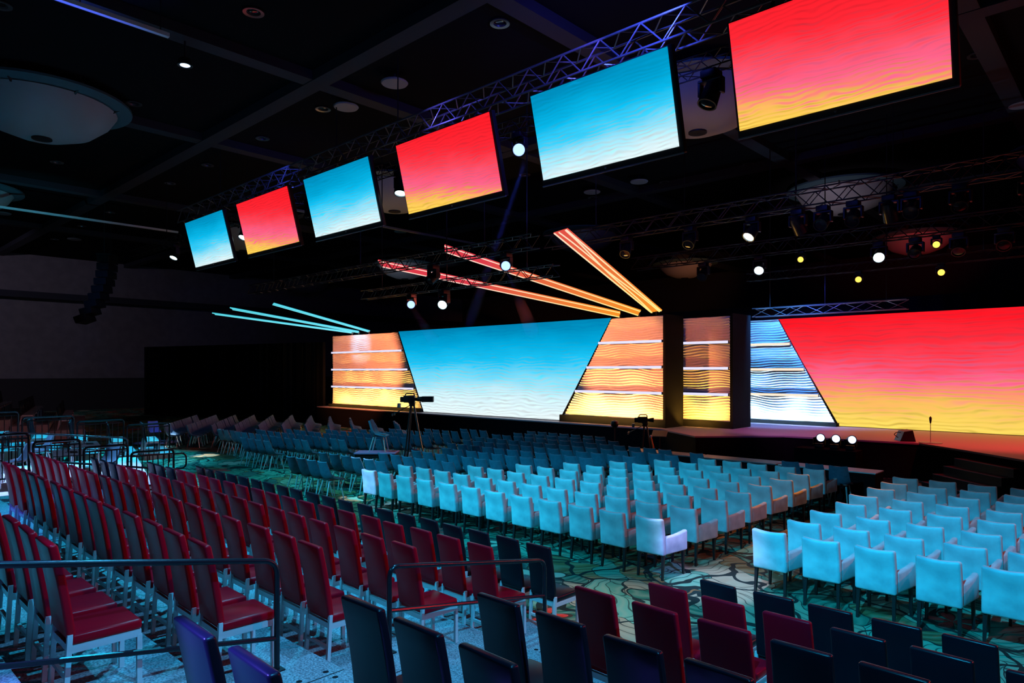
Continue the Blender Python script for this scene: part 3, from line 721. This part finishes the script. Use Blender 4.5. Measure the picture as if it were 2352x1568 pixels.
for i in range(6):
    w = wd[i]; t = thing('hanging_screen', SN[i], 'screen', (cx[i], YS, ZB), 0, None, R(14))
    t['group'] = 'hanging screens'
    b = B(); box(b, (-w/2, -.02, 0), (w/2, 0, SH)); obj('display', me(b, 'display', (RO if i % 2 == 0 else BO)[i//2]), t)
    b = B(); box(b, (-w/2-.05, .001, -.14), (w/2+.10, .12, SH+.03), .01, 1); obj('housing', me(b, 'housing', M['blackm']), t)
    b = B(); box(b, (-w/2-.05, -.02, -.16), (w/2+.10, .02, -.13)); obj('bottom_rail', me(b, 'bottom_rail', M['chrome_d']) if 'chrome_d' in M else me(b, 'bottom_rail', M['pale']), t)
    b = B(); lathe(b, [(.001, .0), (.022, .0), (.022, .02), (.001, .03)], 10, Matrix.Translation((0, -.03, -.07)) @ Matrix.Rotation(R(90), 4, 'X')); obj('badge', me(b, 'badge', M['fixture'], True), t)
    for sx in (-.3, .3):
        dy, dz = 12.345-YS, 9.935-ZB; b = B(); tube(b, [(sx*w, .07, SH-.05), (sx*w, dy*math.cos(R(14))+dz*math.sin(R(14)), -dy*math.sin(R(14))+dz*math.cos(R(14)))], .025, 6); obj('bracket', me(b, 'bracket', M['darktruss']), t)

def truss(label, p0, p1, size, m, group='lighting trusses', hang=True, pitch=None):
    p0, p1 = Vector(p0), Vector(p1); d = (p1-p0); L_ = d.length
    t = thing('lighting_truss', label, 'truss', p0, math.atan2(d.y, d.x), group)
    h = size/2; cs = [(-h, -h), (-h, h), (h, h), (h, -h)]
    for (y, z) in cs:
        b = B(); tube(b, [(0, y, z), (L_, y, z)], size*.05, 6); obj('chord', me(b, 'chord', m, True), t)
    n = max(2, int(L_/(pitch or size*.95))); st = L_/n
    for (a, c) in zip(cs, cs[1:]+cs[:1]):
        b = B()
        for k in range(n):
            q0, q1 = (a, c) if k % 2 == 0 else (c, a)
            tube(b, [(k*st, *q0), ((k+1)*st, *q1)], size*.032, 5)
        obj('lattice', me(b, 'lattice', m), t)
    if hang:
        for k in (.12, .5, .88):
            b = B(); tube(b, [(L_*k, 0, h), (L_*k, 0, 12.6-p0.z)], .02, 6); obj('hanger', me(b, 'hanger', M['blackm']), t)
    return t
truss('long truss carrying the row of hanging screens, partly lit blue', (TX0, 12.62, 10.25), (TX1, 12.62, 10.25), .55, M['truss'])
truss('silhouetted truss over the stage front, before a dome', (-18, 21.4, 8.45), (2, 21.4, 8.45), .5, M['darktruss'])
truss('dark truss over the main red screen', (-17, 26.2, 8.0), (4, 26.2, 8.0), .5, M['darktruss'])
truss('dark truss above the far half of the stage', (-34, 16.6, 7.4), (-14.5, 16.6, 7.4), .42, M['darktruss'])
truss('low blue-lit truss just above the main red screen', (-12.1, 27.7, 5.62), (-6.4, 27.7, 5.62), .34, M['truss'], hang=True, pitch=.7)
truss('dark truss sloping beside the brightest orange light ray', (-13.2, 22.4, 5.6), (-12.6, 17.4, 8.9), .4, M['darktruss'], hang=False) if False else None
spot('truss_glow', (-7.2, 11.2, 10.6), (-8.2, 12.6, 10.3), BLUE, 900, 120, .8); spot('truss_glow', (-8.6, 11.4, 10.4), (-10.5, 12.6, 10.2), (.12, .10, 1), 260, 110, .8)
spot('truss_glow', (-22.3, 11.6, 10.2), (-23.4, 12.6, 10.2), BLUE, 160, 100, .8); spot('truss_glow', (-14.6, 11.6, 10.1), (-14.3, 12.6, 10.2), (.14, .12, 1), 90, 100, .8)
spot('truss_glow', (-9.6, 26.6, 6.6), (-9.4, 27.7, 5.6), BLUE, 220, 120, .8)

# moving heads
def head_proto(lens, size=1.):
    t = thing('moving_head_lamp', '', 'stage lamp')
    s = size
    b = B(); box(b, (-.17*s, -.17*s, -.16*s), (.17*s, .17*s, 0), .02, 2); obj('base', me(b, 'base', M['blackm'], True), t)
    b = B()
    for sx in (-1, 1): box(b, (sx*.235*s-.03*s, -.09*s, -.50*s), (sx*.235*s+.03*s, .09*s, -.17*s), .012, 1)
    box(b, (-.26*s, -.10*s, -.22*s), (.26*s, .10*s, -.161*s), .012, 1); obj('yoke', me(b, 'yoke', M['blackm'], True), t)
    b = B(); lathe(b, [(.001, .30*s), (.13*s, .28*s), (.17*s, .2*s), (.185*s, 0), (.20*s, -.20*s), (.205*s, -.27*s), (.175*s, -.27*s), (.17*s, -.22*s), (.001, -.22*s)], 20)
    h = obj('head', me(b, 'head', M['blackm_h'], True), t, (0, 0, -.46*s))
    b = B(); lathe(b, [(.001, -.262*s), (.10*s, -.255*s), (.168*s, -.235*s), (.168*s, -.225*s), (.001, -.225*s)], 20); obj('lens', me(b, 'lens', lens, True), h)
    return t
M['blackm_h'] = mat('lamp_housing', (.02, .02, .022), .3, .3)
HK = {k: Kind(head_proto(m, z)) for k, m, z in (('w', M['lens_w'], 1), ('b', M['lens_b'], .9), ('y', M['lens_y'], .62), ('d', M['dark'], 1))}
def place_head(k, loc, target, label, group):
    """hangs from loc; the head itself turns toward target"""
    o = HK[k].place(loc, 0, label, group)
    for c in o.children:
        if c.name.startswith('head'):
            p = Vector(loc) + Vector((0, 0, -.46)); d = Vector(target)-p
            c.rotation_euler = d.to_track_quat('-Z', 'Y').to_euler()
    return o
HB = 10.25-.30
def lens_at(u_xyz): return (u_xyz[0], u_xyz[1], u_xyz[2]+.46)
G1, G2, G3 = 'lamps between the hanging screens', 'lamps over the stage front', 'lamps over the main screen'
truss('slim lower truss behind the screens that carries their lamps', (TX0-8, 13.05, 9.55), (TX1, 13.05, 9.55), .32, M['darktruss'])
for k, loc, tgt, s in [('w', (-34.6, 13.05, 9.365), (-33.0, 9, 1), 'white-lit lamp past the smallest hanging screen'), ('w', (-27.3, 13.05, 9.365), (-25.6, 9, 1), 'white-lit lamp between the smallest hanging screens'),
                       ('w', (-16.9, 13.05, 9.365), (-15.3, 11, 1), 'white-lit lamp before the third hanging screen'), ('b', (-11.95, 13.05, 9.365), (-3, 2, 3.0), 'blue lamp shining at the tiers, beside the second hanging screen'),
                       ('d', (-6.6, 13.05, 9.365), (-8, 10.5, 2), 'unlit lamp hanging before a dome beside the largest hanging screen'), ('d', (-22.2, 13.05, 9.365), (-21, 10, 2), 'unlit lamp between the fourth and fifth hanging screens'),
                       ]:
    place_head(k, loc, tgt, s, G1)
truss('lower dark truss carrying two lamps over the blue screen', (-25, 17.3, 6.5), (-14.2, 17.3, 6.5), .36, M['darktruss'])
for k, x, y, z, tgt, s in [('b', -21.73, 17.3, 6.29, (-2, -1, 3.2), 'blue lamp low over the blue stage screen'), ('w', -19.75, 17.3, 6.29, (-14, 8, 0), 'white lamp low over the blue stage screen'),
                        ('b', -15.8, 16.6, 7.15, (-3, 1, 3.2), 'blue lamp in front of the middle orange light blade'), ('d', -19.56, 16.6, 7.15, (-20, 8, 0), 'unlit lamp before the lowest orange light blade')]:
    place_head(k, (x, y, z), tgt, s, 'lamps over the far half of the stage')
for i, (k, x, tgt) in enumerate([('w', -9.4, (-11.6, 15, 0)), ('d', -7.95, (-7, 30, 0)), ('d', -7.2, (-8, 10, 0)), ('d', -6.35, (-5.5, 12, 0)), ('d', -5.4, (-5, 28, 0)), ('d', -4.85, (-4, 14, 2)), ('d', -3.7, (-3, 14, 0)), ('d', -2.2, (-1, 14, 0)), ('d', -11.6, (-11, 14, 0)), ('d', -14.2, (-13, 15, 0))]):
    place_head(k, (x, 21.4, 8.165), tgt, '%s stage lamp on the silhouetted truss, %s along it' % ('white-lit' if k == 'w' else 'unlit', ORD[i]), G2)
for i, (k, x, z, tgt) in enumerate([('w', -6.94, 7.71, (-3.5, 12, 0)), ('d', -5.82, 7.71, (-5, 14, 0)), ('d', -4.57, 7.71, (-4, 20, 0)), ('d', -3.35, 7.71, (-3, 16, 0)), ('w', -11.2, 7.71, (-8.5, 15, 0)), ('d', -13.6, 7.71, (-13, 20, 2)),
                                    ('y', -9.6, 7.71, (-8, 14, 3.2)), ('y', -5.2, 7.71, (-3, 13, 3.0))]):
    place_head(k, (x, 26.2, z), tgt, '%s stage lamp on the truss over the main screen, %s along it' % ({'w': 'white-lit', 'd': 'unlit', 'y': 'amber-lit'}[k], ORD[i]), G3)
truss('lowest dark truss close above the main red screen', (-12, 26.9, 7.0), (4, 26.9, 7.0), .3, M['darktruss'])
for i, x in enumerate((-7.8, -5.2)):
    place_head('y', (x, 26.9, 6.85), (x+3.0, 12, 3.0), 'amber lamp hanging lowest over the main screen, %s along the lowest truss' % ORD[i], G3)
# hanging loudspeaker array near the far end of the slim truss
t = thing('line_array_speaker', 'dark curved loudspeaker array hanging over the far seating', 'speaker', (-43.2, 12.6, 9.7), R(-40))
for k in range(9):
    a = R(3*k*k*.28); z = -.42*k; y = .02*k*k
    b = B(); box(b, (-.6, -.32, -.40), (.6, .32, -.02), .02, 1); obj('cabinet', me(b, 'cabinet', M['blackm_h']), t, (0, -y, z), (a*.4, 0, 0))
b = B(); box(b, (-.5, -.4, 0), (.5, .4, .10)); obj('bumper', me(b, 'bumper', M['darktruss']), t)
for sx in (-.4, .4):
    b = B(); tube(b, [(sx, 0, .08), (sx, 0, 2.89)], .02, 6); obj('chain', me(b, 'chain', M['blackm']), t)
spot('array_glow', (-38, 10, 7.5), (-43.2, 12.6, 7.6), (.1, .3, 1.0), 260, 40, .8)
# pendant spot on the ceiling
t = thing('pendant_spot', 'bright blue-white spot hanging on a rod under the ceiling beams', 'ceiling light', (-19.46, 7.59, 12.6))
b = B(); tube(b, [(0, 0, 0), (0, 0, -.85)], .03, 8); obj('rod', me(b, 'rod', M['beam']), t)
b = B(); lathe(b, [(.001, -.78), (.16, -.8), (.2, -.98), (.17, -.98), (.001, -.93)], 18); obj('can', me(b, 'can', M['blackm'], True), t)
b = B(); lathe(b, [(.001, -.985), (.11, -.98), (.15, -.96), (.001, -.95)], 16); obj('lamp', me(b, 'lamp', M['lens_v'], True), t)
# three lamps in front of the stage
b = B(); box(b, (-8.2, 21.75, FL), (-6.4, 22.45, .80), .01, 1); tag(obj('lamp_plinth', me(b, 'lamp_plinth', M['blackf'])), 'low black box standing before the stage under three lamps', 'plinth')
HS = head_proto(M['lens_v'], .66); HSK = Kind(HS)
for i, x in enumerate((-7.55, -7.10, -6.64)):
    o = HSK.place((x, 22.1, .80), 0, 'floor lamp shining white before the stage edge, %s of three from the opening' % ORD[i], 'floor lamps before the stage')
    o.rotation_euler = (0, R(180), 0)
    for c in o.children:
        if c.name.startswith('head'): c.rotation_euler = (R(-78), 0, R(-32))

# light rays fanning out over the house
def ray(label, p0, p1, w, m1, m2, cross=False):
    p0, p1 = Vector(p0), Vector(p1); d = p1-p0; L_ = d.length; u = d.normalized()
    s = Vector((1, 0, 0)); s = (s - u*s.dot(u)).normalized(); nrm = u.cross(s)
    t = thing('light_ray_blade', label, 'stage light', p0, 0, 'light ray blades')
    def ribbon(a0, a1, off, th, name, m, wig=0.):
        b = B(); n = 24; vs = []
        for i in range(n+1):
            k = i/n; c = a0+(a1-a0)*k + wig*math.sin(k*9.0)
            ctr = u*(L_*k) + s*(c*w*(1+.25*k)) + nrm*off
            vs.append([b.verts.new(ctr + s*th*sx + nrm*.012*sn) for sx, sn in ((-1, -1), (1, -1), (1, 1), (-1, 1))])
        for a, c in zip(vs, vs[1:]):
            for q in range(4): b.faces.new((a[q], a[(q+1) % 4], c[(q+1) % 4], c[q]))
        b.faces.new(vs[0][::-1]); b.faces.new(vs[-1]); obj(name, me(b, name, m), t)
    b = B(); vs = []
    for k in (0, 1):
        ctr = u*(L_*k)
        vs.append([b.verts.new(ctr + s*w*.5*(1+.25*k)*sx + nrm*.02*sn) for sx, sn in ((-1, -1), (1, -1), (1, 1), (-1, 1))])
    for q in range(4): b.faces.new((vs[0][q], vs[0][(q+1) % 4], vs[1][(q+1) % 4], vs[1][q]))
    b.faces.new(vs[0][::-1]); b.faces.new(vs[1]); obj('panel', me(b, 'panel', m1), t)
    sgn = -1 if nrm.z > 0 else 1
    b = B(); tube(b, [(0, 0, -.14), (0, 0, 0)], .03, 6); obj('mount', me(b, 'mount', M['blackm']), t)
    for a in (-.42, .42): ribbon(a, a, sgn*.03, .05*w, 'edge_tube', m2)
    if cross: ribbon(-.35, .35, sgn*.045, .04*w, 'crossing_tube', m2, .06); ribbon(.3, -.1, sgn*.05, .04*w, 'crossing_tube', m2, .05)
def ray_mat(name, c0, c1, L_, st):
    m = bpy.data.materials.new(name); m.use_nodes = True; nt = m.node_tree; nt.nodes.remove(nt.nodes['Principled BSDF'])
    tc = node(nt, 'ShaderNodeTexCoord'); ln = node(nt, 'ShaderNodeVectorMath', operation='LENGTH'); nt.links.new(tc.outputs['Object'], ln.inputs[0])
    mr = node(nt, 'ShaderNodeMapRange'); mr.inputs['From Max'].default_value = L_; nt.links.new(ln.outputs['Value'], mr.inputs[0])
    mx = node(nt, 'ShaderNodeMix', data_type='RGBA'); nt.links.new(mr.outputs[0], mx.inputs[0]); mx.inputs[6].default_value = (*lin(c0), 1); mx.inputs[7].default_value = (*lin(c1), 1)
    e = node(nt, 'ShaderNodeEmission'); nt.links.new(mx.outputs[2], e.inputs[0]); e.inputs[1].default_value = st
    nt.links.new(e.outputs[0], nt.nodes['Material Output'].inputs[0]); return m
RP = ray_mat('ray_panel', (255, 150, 40), (225, 60, 75), 6.5, .95); RT = ray_mat('ray_tube', (255, 225, 130), (255, 205, 190), 6.5, 1.2)
RC_, RCT = ray_mat('ray_panel_cyan', (70, 205, 235), (40, 160, 175), 12, .95), ray_mat('ray_tube_cyan', (140, 240, 255), (100, 230, 240), 12, 1.25)
ray('lowest orange light blade rising from the tall orange panel', (-15.5, 22.9, 5.47), (-24.8, 18, 7.95), .45, RP, RT)
ray('middle orange light blade rising from the tall orange panel', (-14.6, 22.9, 5.48), (-20.5, 18, 8.08), .45, RP, RT)
ray('uppermost orange light blade with crossing tubes', (-13.85, 22.9, 5.50), (-14.6, 18, 7.95), .55, RP, RT, True)
ray('lowest cyan light blade rising from the far orange panel', (-34.3, 22.9, 5.48), (-41.8, 18, 6.72), .28, RC_, RCT)
ray('middle cyan light blade rising from the far orange panel', (-33.6, 22.9, 5.48), (-39.4, 18, 6.88), .34, RC_, RCT)
ray('uppermost cyan light blade rising from the far orange panel', (-32.6, 22.9, 5.48), (-34.4, 18, 6.82), .34, RC_, RCT)

# ------------------------------------------------------------------ cameras, tables and small things on the floor
def tv_camera(label, x, y, zc, yaw, foot=0., spread=.55, lens_len=.62, hood=True):
    t = thing('broadcast_camera', label, 'camera', (x, y, foot), yaw, 'broadcast cameras')
    h = zc-foot
    b = B(); box(b, (-.15, -.36, h-.14), (.15, .12, h+.15), .03, 2); box(b, (-.12, -.50, h-.12), (.12, -.361, h+.10), .02, 1); obj('body', me(b, 'body', M['blackm'], True), t)
    b = B(); tube(b, bend([(0, -.30, h+.14), (0, -.26, h+.25), (0, .08, h+.25), (0, .10, h+.14)], .05, 4), .022, 8); obj('carry_handle', me(b, 'carry_handle', M['blackm'], True), t)
    mt = Matrix.Translation((0, .12, h)) @ Matrix.Rotation(R(-90), 4, 'X')
    b = B(); lathe(b, [(.06, 0), (.07, .05), (.10, .16), (.11, .24), (.11, .30)], 16, mt)
    if hood: box(b, (-.15, .12+.30, h-.12), (.15, .12+lens_len, h+.12), .01, 1)
    obj('lens', me(b, 'lens', M['blackm'], True), t)
    b = B(); box(b, (-.12, -.62, h-.36), (.12, -.50, h-.18), .01, 1); tube(b, [(0, -.45, h-.2), (0, -.56, h-.22)], .015, 6); obj('viewfinder', me(b, 'viewfinder', M['pale']), t)
    b = B(); lathe(b, [(.10, h-.30), (.13, h-.26), (.13, h-.18), (.17, h-.16), (.17, h-.145)], 14); tube(b, [(.10, -.05, h-.24), (.22, -.75, h-.62)], .014, 6); tube(b, [(-.10, -.05, h-.24), (-.22, -.75, h-.62)], .014, 6)
    obj('pan_head', me(b, 'pan_head', M['blackm'], True), t)
    b = B()
    for sx in (-1, 1): lathe(b, [(.001, -.06), (.035, -.05), (.035, .05), (.001, .06)], 8, Matrix.Translation((sx*.23, -.80, h-.65)))
    obj('grip', me(b, 'grip', M['fixture'], True), t)
    for k in range(3):
        a = R(90+120*k); c, s_ = math.cos(a), math.sin(a)
        b = B(); tube(b, [(.06*c, .06*s_, h-.20), (.5*spread*c, .5*spread*s_, (h-.3)*.5), (spread*c, spread*s_, .01)], .030, 6, .018); obj('leg', me(b, 'leg', M['darktruss'] if k else M['fixture'], True), t)
    for c_ in t.children:
        if not c_.name.startswith('leg'): c_.scale = (.7, .7, .7); c_.location = (0, 0, h*.3)
    return t
tv_camera('broadcast camera on a tripod beside the chair on the small table', -16.15, 12.88, 2.36, R(-48), FL, .55, .80)
tv_camera('second broadcast camera low before the stage opening', -12.5, 19.95, 1.55, R(-60), FL, .34, .5, False)
t = thing('raised_table', 'small maroon-topped table holding a chair beside the tripod', 'table', (-17.6, 12.65, FL), R(43))
b = B(); box(b, (-.64, -.40, .72), (.64, .40, .76), .006, 1); obj('top', me(b, 'top', M['maroon']), t)
b = B(); box(b, (-.62, -.38, .60), (.62, .38, .72)); obj('apron', me(b, 'apron', M['blackm']), t)
for sx in (-.58, .58):
    for sy in (-.34, .34):
        b = B(); tube(b, [(sx, sy, 0), (sx, sy, .62)], .03, 4); obj('leg', me(b, 'leg', M['blackm']), t)
SHL.place((-17.5, 12.68, .767+FL), R(-50), 'slate shell chair standing on the small maroon-topped table', 'chair on the table')
# draped tables in front of the stage
for i, (x0, x1) in enumerate([(-12.2, -9.85), (-9.8, -7.42), (-7.37, -4.95)]):
    t = thing('draped_table', 'long table with black drape before the stage, %s' % ['under the leaning orange stick', 'middle of three', 'at the open aisle end'][i], 'table', ((x0+x1)/2, 18.75, FL), 0, 'stage-front tables')
    w = (x1-x0)/2
    b = B(); box(b, (-w, -.36, .72), (w, .36, .75), .005, 1); obj('top', me(b, 'top', M['white'] if i == 2 else M['pale']), t)
    b = B(); box(b, (-w+.01, -.35, .0), (w-.01, .35, .72)); obj('drape', me(b, 'drape', M['blackf']), t)
t = thing('marker_stick', 'orange stick with pale knob leaning on the draped table', 'stick', (-11.6, 18.85, .75+FL))
b = B(); tube(b, [(.12, 0, 0), (.0, 0, .42)], .03, 8); obj('shaft', me(b, 'shaft', M['orange']), t)
b = B(); lathe(b, [(.001, .40), (.04, .42), (.045, .46), (.001, .50)], 10); obj('knob', me(b, 'knob', M['white'], True), t)
t = thing('round_head_stand', 'dark round headed stand among the front shell chairs', 'stand', (-13.7, 19.9, FL))
b = B(); lathe(b, [(.001, 1.28), (.08, 1.30), (.13, 1.37), (.14, 1.44), (.11, 1.52), (.001, 1.56)], 18); obj('head', me(b, 'head', M['blackm'], True), t)
b = B(); tube(b, [(0, 0, .02), (0, 0, 1.30)], .02, 8); obj('pole', me(b, 'pole', M['blackm']), t)
b = B(); lathe(b, [(.001, .0), (.12, .0), (.12, .02), (.001, .03)], 18); obj('base', me(b, 'base', M['blackm']), t)
t = thing('music_stand', 'dark stand with tilted lit-edged desk before the stage', 'stand', (-11.7, 19.55, FL), R(20))
b = B(); box(b, (-.24, -.18, 0), (.24, .18, .03)); d = me(b, 'desk', M['pale']); obj('desk', d, t, (0, 0, 1.22), (R(28), 0, 0))
b = B(); tube(b, [(0, 0, .02), (0, 0, 1.21)], .018, 8); obj('pole', me(b, 'pole', M['blackm']), t)
b = B(); lathe(b, [(.001, 0), (.25, 0), (.25, .02), (.001, .03)], 16); obj('base', me(b, 'base', M['blackm']), t)
t = thing('stage_monitor', 'black wedge monitor lying at the stage edge', 'speaker', (-5.55, 23.7, 1.05), R(30))
b = B(); prism(b, [(-.02, 0), (.42, 0), (.34, .34), (.1, .30)], -.28, .28); obj('cabinet', me(b, 'cabinet', M['blackm']), t, (-.2, 0, 0))
b = B(); tube(b, bend([(-.22, -.1, .1), (-.34, -.1, .2), (-.26, -.1, .27), (-.14, -.1, .26)], .04, 4), .012, 6); obj('handle', me(b, 'handle', M['blackm']), t)
t = thing('microphone_stand', 'microphone on a slim stand with round base at the stage edge', 'microphone', (-4.82, 23.5, 1.05))
b = B(); lathe(b, [(.001, 0), (.31, 0), (.31, .015), (.06, .03), (.001, .035)], 24); obj('base', me(b, 'base', M['pale'], True), t)
b = B(); tube(b, [(0, 0, .03), (0, 0, .78)], .010, 8); obj('pole', me(b, 'pole', M['chrome']), t)
b = B(); lathe(b, [(.001, .58), (.02, .59), (.035, .70), (.035, .76), (.001, .80)], 12); obj('microphone', me(b, 'microphone', M['blackm'], True), t)

# ------------------------------------------------------------------ narrow beams from the lamps
spot('beam_lamp', (-34.6, 13.05, 8.6), (-31.0, 11.2, 0), WHITE, 26000, 7, .3); spot('beam_lamp', (-27.3, 13.05, 8.6), (-26.8, 11.2, 0), WHITE, 22000, 7, .3)
spot('beam_lamp', (-16.9, 13.05, 8.6), (-15.0, 10.3, 0), WHITE, 9000, 7, .4)
spot('beam_lamp', (-19.75, 17.2, 5.7), (-13.5, 9.4, .6), (.40, .45, 1.0), 14000, 5, .5); spot('beam_lamp', (-15, -2, 11), (-13.5, 9.4, .7), (.40, .50, 1.0), 13000, 4.2, .6)
spot('aisle_lamp', (-5.4, 5.0, 12), (-4.85, 9.75, 0), (.66, .58, 1.0), 12000, 9, .7); spot('aisle_lamp', (-4.5, 5, 12), (-5.5, 7.7, 0), (.95, .50, .34), 5200, 14, .8)
spot('aisle_lamp', (4.0, 3.0, 9), (-5.50, 9.72, .38), (.30, .32, 1.0), 9000, 3.3, .25)
spot('aisle_lamp', (-5.2, 24, 8), (-4.75, 13.5, 0), (1.0, .24, .04), 7000, 16, .7)
spot('deck_fill', (-7.5, 19.0, 7.6), (-9.6, 24.6, 1.05), (.75, .18, .62), 1800, 34, .8)  # added pink fill for the deck, on top of the screens' light
spot('deck_fill', (-1, 21, 7.6), (-3.8, 25.6, 1.05), (1.0, .03, .04), 2300, 60, .8); spot('deck_fill', (4, 24, 7.4), (.5, 25, 1.05), (1.0, .03, .03), 1500, 70, .8)  # added red fill for the deck
# thin haze hanging in the path of the blue lamps
hz = bpy.data.materials.new('thin_haze'); hz.use_nodes = True; nt = hz.node_tree; nt.nodes.remove(nt.nodes['Principled BSDF'])
vs_ = node(nt, 'ShaderNodeVolumeScatter'); vs_.inputs['Density'].default_value = .016; vs_.inputs['Color'].default_value = (.8, .85, 1, 1); nt.links.new(vs_.outputs[0], nt.nodes['Material Output'].inputs['Volume'])
for p0, p1, pw, lb in [((-11.95, 13.3, 8.75), (-25.5, 24.0, 5.5), 26000, 'faint blue light beam in haze beside the third hanging screen'), ((-15.95, 16.8, 6.6), (-19.4, 22.0, 4.9), 12000, 'faint blue light beam in haze across the orange light blades'),
                       ((-21.9, 17.5, 5.75), (-25.9, 22.0, 4.7), 8000, 'faint blue light beam in haze over the blue stage screen')]:
    p0, p1 = Vector(p0), Vector(p1); d = p1-p0
    b = B(); tube(b, [p0, p0+d*.5, p1], .10, 12, .34); o = obj('haze', me(b, 'haze', hz, True)); tag(o, lb, 'haze', None, 'stuff')
    spot('haze_lamp', p0-d.normalized()*.12, p1, (.08, .14, 1.0), pw, 2*math.degrees(math.atan(.24/d.length)), .3, .05)
